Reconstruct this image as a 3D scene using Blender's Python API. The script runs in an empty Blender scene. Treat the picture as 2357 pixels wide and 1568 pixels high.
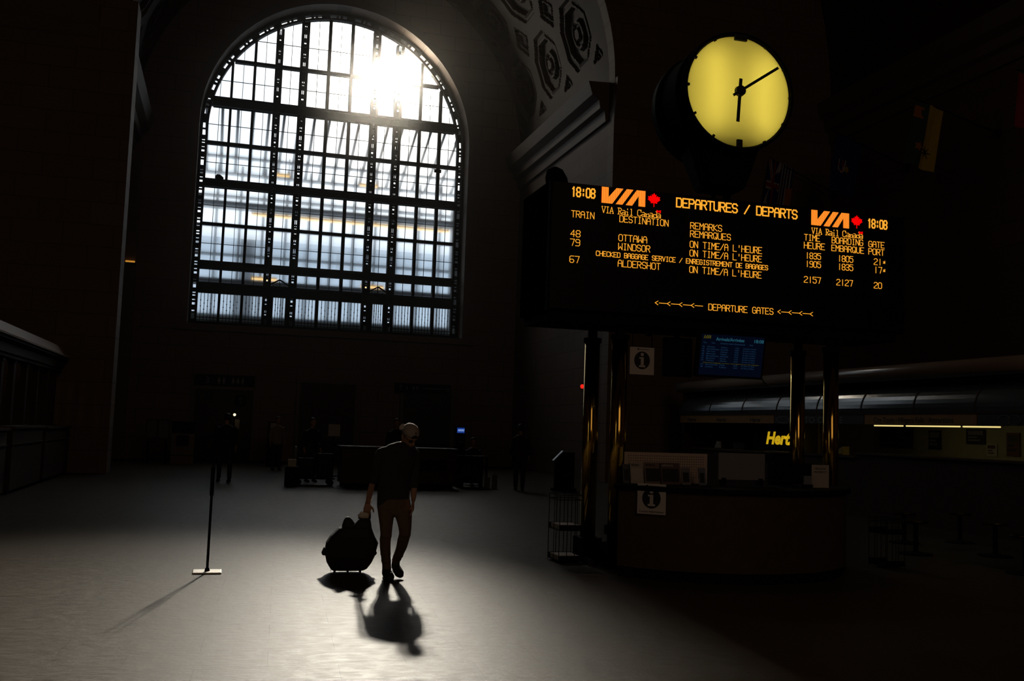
import bpy, bmesh, math, random
from mathutils import Vector, Matrix
random.seed(7)
S = bpy.context.scene
COL = S.collection
PI = math.pi

# ------------------------------------------------------------------ camera
H = 1.62
yaw, pitch, roll = 0.27711, 0.08735, 0.033946
fw = Vector((math.sin(yaw) * math.cos(pitch), math.cos(yaw) * math.cos(pitch), math.sin(pitch)))
r0 = Vector((math.cos(yaw), -math.sin(yaw), 0))
u0 = r0.cross(fw)
rt = math.cos(roll) * r0 + math.sin(roll) * u0
up = -math.sin(roll) * r0 + math.cos(roll) * u0
cam = bpy.data.cameras.new('camera')
cam.sensor_width = 36.0
cam.lens = 2291 / 2357 * 36
cam.clip_start, cam.clip_end = 0.05, 400
co = bpy.data.objects.new('camera', cam)
COL.objects.link(co)
co.matrix_world = Matrix(((rt.x, up.x, -fw.x, 0), (rt.y, up.y, -fw.y, 0), (rt.z, up.z, -fw.z, H), (0, 0, 0, 1)))
S.camera = co

# ------------------------------------------------------------------ world, lights, exposure
vs = S.view_settings
vs.view_transform = 'Standard'
vs.look = 'None'
vs.exposure = 0.0
vs.gamma = 1.0
vs.use_curve_mapping = False
w = bpy.data.worlds.new('sky')
S.world = w
w.use_nodes = True
wn = w.node_tree.nodes
bgn = wn['Background']
bgn.inputs[1].default_value = 1.0
# hazy sky with a bright aureole around the sun
wl = w.node_tree.links
SUN = (Vector((6.6, 42.1, 17.0)) - Vector((0, 0, H))).normalized()
wtc = wn.new('ShaderNodeTexCoord')
wdot = wn.new('ShaderNodeVectorMath')
wdot.operation = 'DOT_PRODUCT'
wdot.inputs[1].default_value = SUN
wl.new(wtc.outputs['Generated'], wdot.inputs[0])
wr = wn.new('ShaderNodeValToRGB')
wr.color_ramp.interpolation = 'EASE'
for p_, c_ in ((0.0, (1.05, 1.18, 1.30)), (0.988, (1.25, 1.36, 1.45)), (0.9965, (2.6, 2.5, 2.35)), (0.9992, (9.0, 8.2, 7.0))):
    e_ = wr.color_ramp.elements[0] if p_ == 0.0 else wr.color_ramp.elements.new(p_)
    e_.color = (*c_, 1)
wr.color_ramp.elements[-1].color = (12, 11, 9.5, 1)
wl.new(wdot.outputs['Value'], wr.inputs[0])
wl.new(wr.outputs[0], bgn.inputs[0])
S.cycles.max_bounces = 6
S.cycles.diffuse_bounces = 3
S.cycles.glossy_bounces = 3
S.cycles.transmission_bounces = 4
S.cycles.transparent_max_bounces = 12
S.cycles.volume_bounces = 0
S.cycles.caustics_reflective = False
S.cycles.caustics_refractive = True
S.cycles.sample_clamp_indirect = 4.0
S.cycles.use_denoising = True


def lamp(name, kind, loc, target, power, color, size=1.0, size_y=None, shape='DISK', spread=None):
    l = bpy.data.lights.new(name, kind)
    l.energy = power
    l.color = color
    if kind == 'AREA':
        l.shape = shape
        l.size = size
        if size_y:
            l.size_y = size_y
        if spread:
            l.spread = spread
    o = bpy.data.objects.new(name, l)
    COL.objects.link(o)
    o.location = loc
    d = Vector(target) - Vector(loc)
    o.rotation_euler = d.to_track_quat('-Z', 'Y').to_euler()
    return o


# the low sun coming through the upper right of the arched window
lamp('sun_glare', 'AREA', (6.6, 42.1, 17.0), (-2.5, 4.1, 0), 1560, (1.0, 0.89, 0.73), 1.4, spread=math.radians(16.5))
# daylight of the matching window at the far end of the hall, behind the camera
lamp('rear_window_daylight', 'AREA', (3.7, -12.5, 12.0), (5.0, 25, 5), 200, (1.0, 0.66, 0.46), 9.0, 12.0, 'RECTANGLE')
# added wide lamp, imitates lens flare round the arch by lighting the air
lamp('sun_glare_scattered', 'AREA', (7.0, 41.15, 16.9), (7.0, 30, 15.0), 760, (1.0, 0.86, 0.66), 1.6)
# evening daylight through the tall street doors on the left, behind the camera
lamp('street_door_daylight', 'AREA', (-11.9, -2.5, 4.4), (4.5, 11.6, 2.5), 40, (1.0, 0.84, 0.60), 1.0, 8.6, 'RECTANGLE')


# ------------------------------------------------------------------ materials
def mat(name, color, rough=0.6, metal=0.0, emit=None, estr=0.0, var=0.12, scale=6.0, spec=0.5, bump=0.0, coat=0.0):
    m = bpy.data.materials.new(name)
    m.use_nodes = True
    n, l = m.node_tree.nodes, m.node_tree.links
    b = n['Principled BSDF']
    b.inputs['Base Color'].default_value = (*color, 1)
    b.inputs['Roughness'].default_value = rough
    b.inputs['Metallic'].default_value = metal
    b.inputs['Specular IOR Level'].default_value = spec
    if coat:
        b.inputs['Coat Weight'].default_value = coat
    if var or bump:
        tc = n.new('ShaderNodeTexCoord')
        nz = n.new('ShaderNodeTexNoise')
        nz.inputs['Scale'].default_value = scale
        nz.inputs['Detail'].default_value = 4
        l.new(tc.outputs['Object'], nz.inputs['Vector'])
        if var:
            mx = n.new('ShaderNodeMixRGB')
            mx.inputs[1].default_value = (*[c * (1 - var) for c in color], 1)
            mx.inputs[2].default_value = (*[min(1, c * (1 + var)) for c in color], 1)
            l.new(nz.outputs['Fac'], mx.inputs[0])
            l.new(mx.outputs[0], b.inputs['Base Color'])
        if bump:
            bp = n.new('ShaderNodeBump')
            bp.inputs['Strength'].default_value = bump
            bp.inputs['Distance'].default_value = 0.01
            l.new(nz.outputs['Fac'], bp.inputs['Height'])
            l.new(bp.outputs[0], b.inputs['Normal'])
    if emit:
        b.inputs['Emission Color'].default_value = (*emit, 1)
        b.inputs['Emission Strength'].default_value = estr
    return m


def stone(name, color, bw, bh, axes, mortar=0.012):
    """ashlar blocks: axes picks which object coordinates run along / up the wall"""
    m = mat(name, color, 0.75, var=0)
    n, l = m.node_tree.nodes, m.node_tree.links
    b = n['Principled BSDF']
    tc = n.new('ShaderNodeTexCoord')
    sx = n.new('ShaderNodeSeparateXYZ')
    cx = n.new('ShaderNodeCombineXYZ')
    l.new(tc.outputs['Object'], sx.inputs[0])
    l.new(sx.outputs[axes[0]], cx.inputs[0])
    l.new(sx.outputs[axes[1]], cx.inputs[1])
    br = n.new('ShaderNodeTexBrick')
    br.inputs['Scale'].default_value = 1.0
    br.inputs['Brick Width'].default_value = bw
    br.inputs['Row Height'].default_value = bh
    br.inputs['Mortar Size'].default_value = mortar
    br.inputs['Color1'].default_value = (*color, 1)
    br.inputs['Color2'].default_value = (*[c * 0.86 for c in color], 1)
    br.inputs['Mortar'].default_value = (*[c * 0.5 for c in color], 1)
    l.new(cx.outputs[0], br.inputs['Vector'])
    l.new(br.outputs['Color'], b.inputs['Base Color'])
    return m


M = {}
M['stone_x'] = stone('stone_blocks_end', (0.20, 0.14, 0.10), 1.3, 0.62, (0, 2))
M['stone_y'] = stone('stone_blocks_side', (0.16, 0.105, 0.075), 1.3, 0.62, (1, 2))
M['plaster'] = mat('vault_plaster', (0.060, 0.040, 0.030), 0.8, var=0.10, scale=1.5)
M['trim'] = mat('trim_stone', (0.16, 0.12, 0.092), 0.7, var=0.1, scale=3)
M['iron'] = mat('window_iron', (0.015, 0.013, 0.012), 0.75, spec=0.2)
M['black'] = mat('black_metal', (0.005, 0.005, 0.006), 0.7, spec=0.1)
M['screen'] = mat('screen_black', (0.003, 0.003, 0.004), 0.45, var=0, spec=0.2)
M['matte_black'] = mat('matte_black', (0.006, 0.006, 0.007), 0.9, spec=0.0)
M['brass'] = mat('brass', (0.83, 0.54, 0.11), 0.11, 1.0, var=0.05)
M['wood'] = mat('dark_wood', (0.055, 0.033, 0.02), 0.6, var=0.35, scale=9, spec=0.15)
M['woodl'] = mat('counter_wood', (0.075, 0.05, 0.033), 0.6, var=0.3, scale=7, spec=0.15)
M['ledge'] = mat('ledge_stone', (0.55, 0.43, 0.34), 0.6, var=0.08)
M['white'] = mat('white_card', (0.62, 0.57, 0.52), 0.7, var=0.05)
M['paper'] = mat('paper', (0.45, 0.42, 0.36), 0.8, var=0.05)
M['blackink'] = mat('black_ink', (0.01, 0.01, 0.012), 0.7, var=0)
M['steel'] = mat('steel', (0.35, 0.35, 0.36), 0.3, 1.0, var=0.05)
M['basesteel'] = mat('stand_base_steel', (0.6, 0.56, 0.5), 0.35, 1.0, var=0.05)
M['canopyglass'] = mat('canopy_plastic', (0.07, 0.085, 0.09), 0.13, var=0.05, spec=0.8)
M['skin'] = mat('skin', (0.36, 0.20, 0.13), 0.55, var=0.06, scale=20)
M['shirt'] = mat('black_shirt', (0.022, 0.022, 0.027), 0.85, var=0.2, scale=30, bump=0.2)
M['khaki'] = mat('khaki_trousers', (0.12, 0.078, 0.042), 0.85, var=0.2, scale=25, bump=0.3)
M['cap'] = mat('grey_cap', (0.33, 0.28, 0.25), 0.8, var=0.08, scale=30)
M['shoe'] = mat('black_shoe', (0.012, 0.012, 0.012), 0.6)
M['hair'] = mat('dark_hair', (0.02, 0.014, 0.01), 0.6)
M['bag'] = mat('black_nylon', (0.008, 0.008, 0.009), 0.7, var=0.2, scale=40, bump=0.2)
M['rubber'] = mat('rubber', (0.01, 0.01, 0.01), 0.8)
M['cloth'] = mat('white_cloth', (0.6, 0.55, 0.47), 0.9)
M['led'] = mat('led_orange', (0.02, 0.01, 0), 0.6, emit=(1.0, 0.40, 0.030), estr=1.05, var=0)
M['ledred'] = mat('led_red', (0.02, 0, 0), 0.6, emit=(1.0, 0.0, 0.001), estr=0.95, var=0)


def led_grid():
    """LED matrix: rows of amber dots with red ones between"""
    m = mat('led_logo', (0.02, 0.01, 0), 0.6, emit=(1, 0.3, 0.01), estr=1.0, var=0)
    n, l = m.node_tree.nodes, m.node_tree.links
    b = n['Principled BSDF']
    tc = n.new('ShaderNodeTexCoord')
    wv = n.new('ShaderNodeTexWave')
    wv.bands_direction = 'X'
    wv.inputs['Scale'].default_value = 14
    wv.inputs['Distortion'].default_value = 0
    l.new(tc.outputs['Object'], wv.inputs['Vector'])
    mx = n.new('ShaderNodeMixRGB')
    mx.inputs[1].default_value = (0.95, 0.13, 0.012, 1)
    mx.inputs[2].default_value = (0.98, 0.40, 0.03, 1)
    l.new(wv.outputs['Fac'], mx.inputs[0])
    l.new(mx.outputs[0], b.inputs['Emission Color'])
    return m


M['ledlogo'] = led_grid()


def glass_pane():
    """thin obscured window glass: part clear, part frosted"""
    m = bpy.data.materials.new('obscured_glass')
    m.use_nodes = True
    n, l = m.node_tree.nodes, m.node_tree.links
    n.remove(n['Principled BSDF'])
    out = n['Material Output']
    tr = n.new('ShaderNodeBsdfTransparent')
    tr.inputs[0].default_value = (0.95, 0.98, 1.0, 1)
    rf = n.new('ShaderNodeBsdfRefraction')
    rf.inputs['Color'].default_value = (0.93, 0.97, 1.0, 1)
    rf.inputs['IOR'].default_value = 1.06
    rf.inputs['Roughness'].default_value = 0.62
    tl = n.new('ShaderNodeBsdfTranslucent')
    tl.inputs[0].default_value = (0.9, 0.9, 0.9, 1)
    m1 = n.new('ShaderNodeMixShader')
    m1.inputs[0].default_value = 0.72
    l.new(tr.outputs[0], m1.inputs[1])
    l.new(rf.outputs[0], m1.inputs[2])
    m2 = n.new('ShaderNodeMixShader')
    m2.inputs[0].default_value = 0.006
    l.new(m1.outputs[0], m2.inputs[1])
    l.new(tl.outputs[0], m2.inputs[2])
    l.new(m2.outputs[0], out.inputs[0])
    return m


M['glass'] = glass_pane()


def floor_mat():
    m = mat('polished_marble', (0.24, 0.21, 0.18), 0.4, var=0)
    n, l = m.node_tree.nodes, m.node_tree.links
    b = n['Principled BSDF']
    b.inputs['Specular IOR Level'].default_value = 0.09
    tc = n.new('ShaderNodeTexCoord')
    br = n.new('ShaderNodeTexBrick')
    br.inputs['Scale'].default_value = 1
    br.inputs['Brick Width'].default_value = 0.92
    br.inputs['Row Height'].default_value = 0.46
    br.inputs['Mortar Size'].default_value = 0.003
    br.inputs['Mortar Smooth'].default_value = 0.3
    br.inputs['Color1'].default_value = (0.072, 0.056, 0.040, 1)
    br.inputs['Color2'].default_value = (0.062, 0.048, 0.034, 1)
    br.inputs['Mortar'].default_value = (0.022, 0.017, 0.013, 1)
    mp0 = n.new('ShaderNodeMapping')
    mp0.inputs['Rotation'].default_value = (0, 0, math.radians(3))
    l.new(tc.outputs['Object'], mp0.inputs[0])
    l.new(mp0.outputs[0], br.inputs['Vector'])
    mp = n.new('ShaderNodeMapping')
    mp.inputs['Scale'].default_value = (0.7, 1.5, 1)
    nz = n.new('ShaderNodeTexNoise')
    nz.inputs['Scale'].default_value = 11.0
    nz.inputs['Detail'].default_value = 8
    nz.inputs['Roughness'].default_value = 0.65
    l.new(tc.outputs['Object'], mp.inputs[0])
    l.new(mp.outputs[0], nz.inputs['Vector'])
    cr = n.new('ShaderNodeMapRange')
    cr.inputs[1].default_value, cr.inputs[2].default_value = 0.25, 0.75
    cr.inputs[3].default_value, cr.inputs[4].default_value = 0.62, 1.32
    l.new(nz.outputs['Fac'], cr.inputs[0])
    mu = n.new('ShaderNodeMixRGB')
    mu.blend_type = 'MULTIPLY'
    mu.inputs[0].default_value = 1
    l.new(br.outputs['Color'], mu.inputs[1])
    l.new(cr.outputs[0], mu.inputs[2])
    l.new(mu.outputs[0], b.inputs['Base Color'])
    rr = n.new('ShaderNodeMapRange')
    rr.inputs[1].default_value, rr.inputs[2].default_value = 0.3, 0.7
    rr.inputs[3].default_value, rr.inputs[4].default_value = 0.38, 0.54
    l.new(nz.outputs['Fac'], rr.inputs[0])
    l.new(rr.outputs[0], b.inputs['Roughness'])
    bp = n.new('ShaderNodeBump')
    bp.inputs['Strength'].default_value = 0.45
    bp.inputs['Distance'].default_value = 0.01
    l.new(nz.outputs['Fac'], bp.inputs['Height'])
    l.new(bp.outputs[0], b.inputs['Normal'])
    return m


M['floor'] = floor_mat()


# ------------------------------------------------------------------ mesh helpers
def tag(o, label=None, cat=None, group=None, kind=None):
    if label: o['label'] = label
    if cat: o['category'] = cat
    if group: o['group'] = group
    if kind: o['kind'] = kind
    return o


def wloc(o):
    v = Vector((0, 0, 0))
    while o:
        v += o.location
        o = o.parent
    return v


def thing(name, loc, label=None, cat=None, group=None, kind=None):
    o = bpy.data.objects.new(name, None)
    o.empty_display_size = 0.1
    COL.objects.link(o)
    o.location = loc
    return tag(o, label, cat, group, kind)


class G:
    def __init__(s):
        s.v, s.f = [], []

    def add(s, vs, fs):
        k = len(s.v)
        s.v += [tuple(v) for v in vs]
        s.f += [tuple(i + k for i in f) for f in fs]
        return s

    def box(s, x0, x1, y0, y1, z0, z1, M4=None):
        vs = [Vector((x, y, z)) for z in (z0, z1) for y in (y0, y1) for x in (x0, x1)]
        if M4: vs = [M4 @ v for v in vs]
        return s.add(vs, [(0, 2, 3, 1), (4, 5, 7, 6), (0, 1, 5, 4), (2, 6, 7, 3), (0, 4, 6, 2), (1, 3, 7, 5)])

    def bar(s, a, b, wx, wy=None, side=None):
        """square bar from a to b"""
        a, b = Vector(a), Vector(b)
        d = (b - a).normalized()
        ref = Vector(side) if side else (Vector((0, 1, 0)) if abs(d.y) < 0.9 else Vector((1, 0, 0)))
        n1 = d.cross(ref).normalized()
        n2 = n1.cross(d).normalized()
        wy = wy or wx
        vs = [p + n1 * sx * wx / 2 + n2 * sy * wy / 2 for p in (a, b) for sx, sy in ((-1, -1), (1, -1), (1, 1), (-1, 1))]
        return s.add(vs, [(3, 2, 1, 0), (4, 5, 6, 7), (0, 1, 5, 4), (1, 2, 6, 5), (2, 3, 7, 6), (3, 0, 4, 7)])

    def rings(s, rs, cap=True):
        n = len(rs[0])
        vs = [p for r in rs for p in r]
        fs = []
        for k in range(len(rs) - 1):
            for i in range(n):
                j = (i + 1) % n
                fs.append((k * n + i, k * n + j, (k + 1) * n + j, (k + 1) * n + i))
        if cap:
            fs.append(tuple(reversed(range(n))))
            fs.append(tuple(range((len(rs) - 1) * n, len(rs) * n)))
        return s.add(vs, fs)

    def loft(s, rs, n=20, p=2.0, M4=None):
        """horizontal (super)elliptic rings (x, y, z, rx, ry)"""
        out = []
        for (x, y, z, rx, ry) in rs:
            ring = []
            for i in range(n):
                t = 2 * PI * i / n
                c, q = math.cos(t), math.sin(t)
                v = Vector((x + rx * math.copysign(abs(c) ** (2 / p), c), y + ry * math.copysign(abs(q) ** (2 / p), q), z))
                ring.append(M4 @ v if M4 else v)
            out.append(ring)
        return s.rings(out)

    def cyl(s, x, y, z0, z1, r, n=24, r2=None):
        return s.loft([(x, y, z0, r, r), (x, y, z1, r if r2 is None else r2, r if r2 is None else r2)], n)

    def sweep(s, pts, rad, n=10, flat=1.0, ref=(0, 0, 1), M4=None):
        pts = [Vector(p) for p in pts]
        if not hasattr(rad, '__len__'): rad = [rad] * len(pts)
        out = []
        for i, p in enumerate(pts):
            d = (pts[min(i + 1, len(pts) - 1)] - pts[max(i - 1, 0)]).normalized()
            rf = Vector(ref)
            if abs(d.dot(rf)) > 0.95: rf = Vector((0, 1, 0)) if abs(d.y) < 0.9 else Vector((1, 0, 0))
            a = d.cross(rf).normalized()
            b = a.cross(d).normalized()
            ring = [p + a * rad[i] * math.cos(2 * PI * k / n) + b * rad[i] * flat * math.sin(2 * PI * k / n) for k in range(n)]
            out.append([M4 @ v for v in ring] if M4 else ring)
        return s.rings(out)

    def ball(s, x, y, z, rx, ry=None, rz=None, n=14, m=8, M4=None):
        ry, rz = ry or rx, rz or rx
        rs = []
        for k in range(m + 1):
            t = PI * (k + 0.02) / (m + 0.04)
            rs.append((x, y, z - rz * math.cos(t), rx * math.sin(t), ry * math.sin(t)))
        return s.loft(rs, n, M4=M4)

    def prism(s, poly, f0, f1):
        """poly: 2-D outline; f0, f1 map (a, b) to the two end faces"""
        n = len(poly)
        vs = [f0(a, b) for a, b in poly] + [f1(a, b) for a, b in poly]
        fs = [tuple(reversed(range(n))), tuple(range(n, 2 * n))]
        for i in range(n):
            j = (i + 1) % n
            fs.append((i, j, n + j, n + i))
        return s.add(vs, fs)

    def xz(s, poly, y0, y1):
        return s.prism(poly, lambda a, b: (a, y0, b), lambda a, b: (a, y1, b))

    def yz(s, poly, x0, x1):
        return s.prism(poly, lambda a, b: (x0, a, b), lambda a, b: (x1, a, b))

    def xy(s, poly, z0, z1):
        return s.prism(poly, lambda a, b: (a, b, z0), lambda a, b: (a, b, z1))

    def build(s, name, m, parent=None, smooth=False, bevel=0, remesh=0, fix=True):
        off = wloc(parent) if parent else Vector((0, 0, 0))
        me = bpy.data.meshes.new(name)
        me.from_pydata([tuple(Vector(v) - off) for v in s.v], [], s.f)
        me.update()
        if fix:
            bm = bmesh.new()
            bm.from_mesh(me)
            bmesh.ops.recalc_face_normals(bm, faces=bm.faces)
            bm.to_mesh(me)
            bm.free()
        if smooth:
            for p in me.polygons: p.use_smooth = True
        me.materials.append(m if not isinstance(m, str) else M[m])
        o = bpy.data.objects.new(name, me)
        COL.objects.link(o)
        if parent: o.parent = parent
        if remesh:
            md = o.modifiers.new('skin', 'REMESH')
            md.mode = 'VOXEL'
            md.voxel_size = remesh
            md.use_smooth_shade = True
            sm = o.modifiers.new('smooth', 'SMOOTH')
            sm.iterations = 4
            sm.factor = 0.5
        if bevel:
            md = o.modifiers.new('bevel', 'BEVEL')
            md.width = bevel
            md.segments = 2
            md.limit_method = 'ANGLE'
        return o


def structure(name, g, m, parent=None, **k):
    o = g.build(name, m, parent, **k)
    if not parent: o['kind'] = 'structure'
    return o


def copy_tree(o, parent=None):
    c = o.copy()
    COL.objects.link(c)
    c.parent = parent
    for ch in o.children:
        copy_tree(ch, c)
    return c


_txt = {}


def text_geo(s, size, bold=0.0, shear=0.0):
    """outline letters as (verts, faces) in a flat u, v plane, left aligned on the base line"""
    key = (s, bold, shear)
    if key not in _txt:
        cu = bpy.data.curves.new('t', 'FONT')
        cu.body = s
        cu.offset = bold
        cu.shear = shear
        cu.resolution_u = 3
        o = bpy.data.objects.new('t', cu)
        COL.objects.link(o)
        dg = bpy.context.evaluated_depsgraph_get()
        me = bpy.data.meshes.new_from_object(o.evaluated_get(dg))
        _txt[key] = ([v.co.copy() for v in me.vertices], [tuple(p.vertices) for p in me.polygons])
        bpy.data.objects.remove(o)
        bpy.data.curves.remove(cu)
        bpy.data.meshes.remove(me)
    vs, fs = _txt[key]
    return [(v.x * size, v.y * size) for v in vs], fs


def put_text(g, s, org, U, V, size, width=None, bold=0.0, shear=0.0, center=False):
    vs, fs = text_geo(s, size, bold, shear)
    x0, x1 = min(v[0] for v in vs), max(v[0] for v in vs)
    k = (width / (x1 - x0)) if width else 1.0
    org, U, V = Vector(org), Vector(U), Vector(V)
    sh = -(x1 - x0) * k / 2 if center else 0
    g.add([org + U * ((v[0] - x0) * k + sh) + V * v[1] for v in vs], fs)
    return g


# LED stroke letters on a 4 x 6 grid, two digits per point
STROKE = {
    'A': '000416364440 0343', 'B': '0006364544330333 3342413000', 'C': '4536160501103041', 'D': '00063645413000',
    'E': '46060040 0333', 'F': '460600 0333', 'G': '45361605011030414323', 'H': '0006 4046 0343', 'I': '1636 2620 1030',
    'K': '0006 460340', 'L': '060040', 'M': '0006234640', 'N': '00064046', 'O': '160501103041453616',
    'P': '00063645443303', 'Q': '160501103041453616 2240', 'R': '00063645443303 2340', 'S': '453616050413334241301001',
    'T': '0646 2620', 'U': '060110304146', 'V': '062046', 'W': '0600234046',
    '0': '160501103041453616', '1': '2620', '2': '0516364544010040', '3': '05163645443313334241301001',
    '4': '30360242', '5': '460604344341301001', '6': '4616050110304142331302', '7': '064620',
    '8': '160504133344453616 1302011030414233', '9': '0030414536160504133343',
    '!': '1526 2620', '/': '0046', "'": '2624', ':': '2122 2425', '*': '2125 0124 0421', '<': '350331', '-': '0343', ' ': '',
}
# seriffed mixed-case letters for the small line under the logo
SERIF = {
    'V': '062046 0616 3646', 'I': '2620 1030 1636', 'A': '002640 1232 0010 3040', 'R': '1016 06364544331333 2340 0020',
    'a': '1434434030 4232120110 0110 1041', 'i': '2023 1323 1030 2526', 'l': '2026 1626 1030', 'C': '4536160501103041 4644',
    'n': '1013 0313 12334340 0020 3040', 'd': '4046 3646 423313021030 3041', ' ': '',
}


def strokes(g, s, x, z, width, height, y, wd, font=STROKE, adv=1.45):
    """one line of LED text on the plane y"""
    n = len(s)
    cell = width / (n - 1 + 1 / adv) if n > 1 else width * adv
    cw = cell / adv
    for i, ch in enumerate(s):
        x0 = x + i * cell
        for pl in font.get(ch, '').split():
            pts = [(x0 + int(pl[k]) / 4 * cw, z + int(pl[k + 1]) / 6 * height) for k in range(0, len(pl) - 1, 2)]
            for a, b in zip(pts, pts[1:]):
                va, vb = Vector((a[0], y, a[1])), Vector((b[0], y, b[1]))
                d = (vb - va)
                if d.length < 1e-6: continue
                d.normalize()
                g.bar(va - d * wd * 0.5, vb + d * wd * 0.5, wd, 0.004)
    return g


# ------------------------------------------------------------------ setting: the hall shell
XL, XR = -12.0, 19.5        # side walls of the main hall
RL, RR = -4.0, 11.5         # side walls of the end bay
YG, YE, YB = 29.3, 40.0, -14.0
CXV, ZS = 3.75, 13.0        # vault axis and springing
structure('floor', G().box(XL - 1, XR + 1, YB - 1, 47, -0.2, 0), 'floor')
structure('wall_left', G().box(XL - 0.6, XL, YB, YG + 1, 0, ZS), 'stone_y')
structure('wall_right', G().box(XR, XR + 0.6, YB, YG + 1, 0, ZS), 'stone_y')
structure('wall_back', G().box(XL - 0.6, XR + 0.6, YB - 0.6, YB, 0, 30), 'stone_x')


def arc(cx, cz, r, a0, a1, n):
    return [(cx + r * math.cos(a0 + (a1 - a0) * i / n), cz + r * math.sin(a0 + (a1 - a0) * i / n)) for i in range(n + 1)]


def arch_wall(x0, x1, ztop, ax0, ax1, zs, zsill, cx, r, y0, y1, n=40):
    """wall with an arched opening, as quads column by column"""
    g = G()
    xs = [cx - r * math.cos(PI * i / n) for i in range(n + 1)]
    zs_ = [zs + r * math.sin(PI * i / n) for i in range(n + 1)]
    for y in (y0, y1):
        for i in range(n):
            g.add([(xs[i], y, zs_[i]), (xs[i + 1], y, zs_[i + 1]), (xs[i + 1], y, ztop), (xs[i], y, ztop)], [(0, 1, 2, 3)])
        g.add([(x0, y, 0), (xs[0], y, 0), (xs[0], y, ztop), (x0, y, ztop)], [(0, 1, 2, 3)])
        g.add([(xs[n], y, 0), (x1, y, 0), (x1, y, ztop), (xs[n], y, ztop)], [(0, 1, 2, 3)])
        if zsill > 0:
            g.add([(xs[0], y, 0), (xs[n], y, 0), (xs[n], y, zsill), (xs[0], y, zsill)], [(0, 1, 2, 3)])
    path = [(xs[0], zsill)] + list(zip(xs, zs_)) + [(xs[n], zsill)]
    if zsill > 0: path.append(path[0])
    for a, b in zip(path, path[1:]):
        g.add([(a[0], y0, a[1]), (b[0], y0, b[1]), (b[0], y1, b[1]), (a[0], y1, a[1])], [(0, 1, 2, 3)])
    return g


WCX, WZC, WR, WO = 3.79, 13.2, 5.1, 5.40     # window: centre line, springing, glass radius, opening radius
structure('wall_end', arch_wall(RL - 0.6, RR + 0.6, 24, 0, 0, WZC, 5.2, WCX, WO, YE, YE + 1.3), 'stone_x', fix=False)
structure('wall_gable', arch_wall(XL - 0.6, XR + 0.6, 30, 0, 0, ZS, 0, CXV, 7.75, YG, YG + 0.5), 'stone_x', fix=False)
structure('wall_recess_left', G().box(RL - 0.5, RL, YG + 0.5, YE, 0, ZS), 'stone_y')
structure('wall_recess_right', G().box(RR, RR + 0.5, YG + 0.5, YE, 0, ZS), 'stone_y')
# main barrel vault
mv = G()
P_ = arc(3.75, ZS, 15.75, 0, PI, 48)
for a, b in zip(P_, P_[1:]):
    mv.add([(a[0], YB, a[1]), (b[0], YB, b[1]), (b[0], YG, b[1]), (a[0], YG, a[1])], [(0, 1, 2, 3)])
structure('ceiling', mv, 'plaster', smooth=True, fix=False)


# coffered vault of the end bay: octagons with a rosette, small squares between
def coffer(s, y):
    p = 3.08
    u = (y - 35.25 + p * 50.5) % p - p / 2
    v = (s - 2.5 + p * 50.5) % p - p / 2
    a, b = abs(u), abs(v)
    o = max(a, b, (a + b) / 1.414)
    d = 0.0
    if o < 1.18: d = 0.10
    if o < 1.02: d = 0.05
    if o < 0.88: d = 0.22
    rr = math.hypot(u, v)
    if rr < 0.50: d = 0.08
    if rr < 0.36: d = 0.16
    if rr < 0.22: d = 0.04
    a2, b2 = p / 2 - a, p / 2 - b
    q = a2 + b2
    if q < 0.62: d = 0.10
    if q < 0.46: d = 0.04
    if q < 0.32: d = 0.14
    return d


NU, NV = 190, 300
R0 = 7.75
vv, ff = [], []
for i in range(NV + 1):
    th = PI * i / NV
    for j in range(NU + 1):
        y = YG + 0.02 + (YE + 0.3 - YG) * j / NU
        s = th * R0
        e = 1.1
        d = coffer(s, y) if e < s < PI * R0 - e and YG + 1.0 < y < YE - 0.1 else 0.0
        vv.append((CXV + (R0 + d) * math.cos(th), y, ZS + (R0 + d) * math.sin(th)))
for i in range(NV):
    for j in range(NU):
        k = i * (NU + 1) + j
        ff.append((k, k + 1, k + NU + 2, k + NU + 1))
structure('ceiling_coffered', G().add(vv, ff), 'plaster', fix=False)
# cornices
PR = [(0, 11.7), (0.10, 11.7), (0.14, 12.05), (0.30, 12.12), (0.34, 12.40), (0.58, 12.55), (0.66, 12.80), (0.72, 12.98), (0, 13.02)]
structure('trim_1', G().prism(PR, lambda a, b: (RR - a, YG + 0.5, b), lambda a, b: (RR - a, YE, b)), 'trim')
structure('trim_2', G().prism(PR, lambda a, b: (RL + a, YG + 0.5, b), lambda a, b: (RL + a, YE, b)), 'trim')
structure('trim_3', G().prism(PR, lambda a, b: (XR - a, YB, b), lambda a, b: (XR - a, YG, b)), 'trim')
structure('trim_4', G().prism(PR, lambda a, b: (XL + a, YB, b), lambda a, b: (XL + a, YG, b)), 'trim')
structure('trim_5', G().prism(PR, lambda a, b: (RR + 0.01, YG - a * 0.3, b), lambda a, b: (XR, YG - a * 0.3, b)), 'trim')
structure('trim_6', G().prism(PR, lambda a, b: (XL, YG - a * 0.3, b), lambda a, b: (RL - 0.01, YG - a * 0.3, b)), 'trim')
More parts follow.
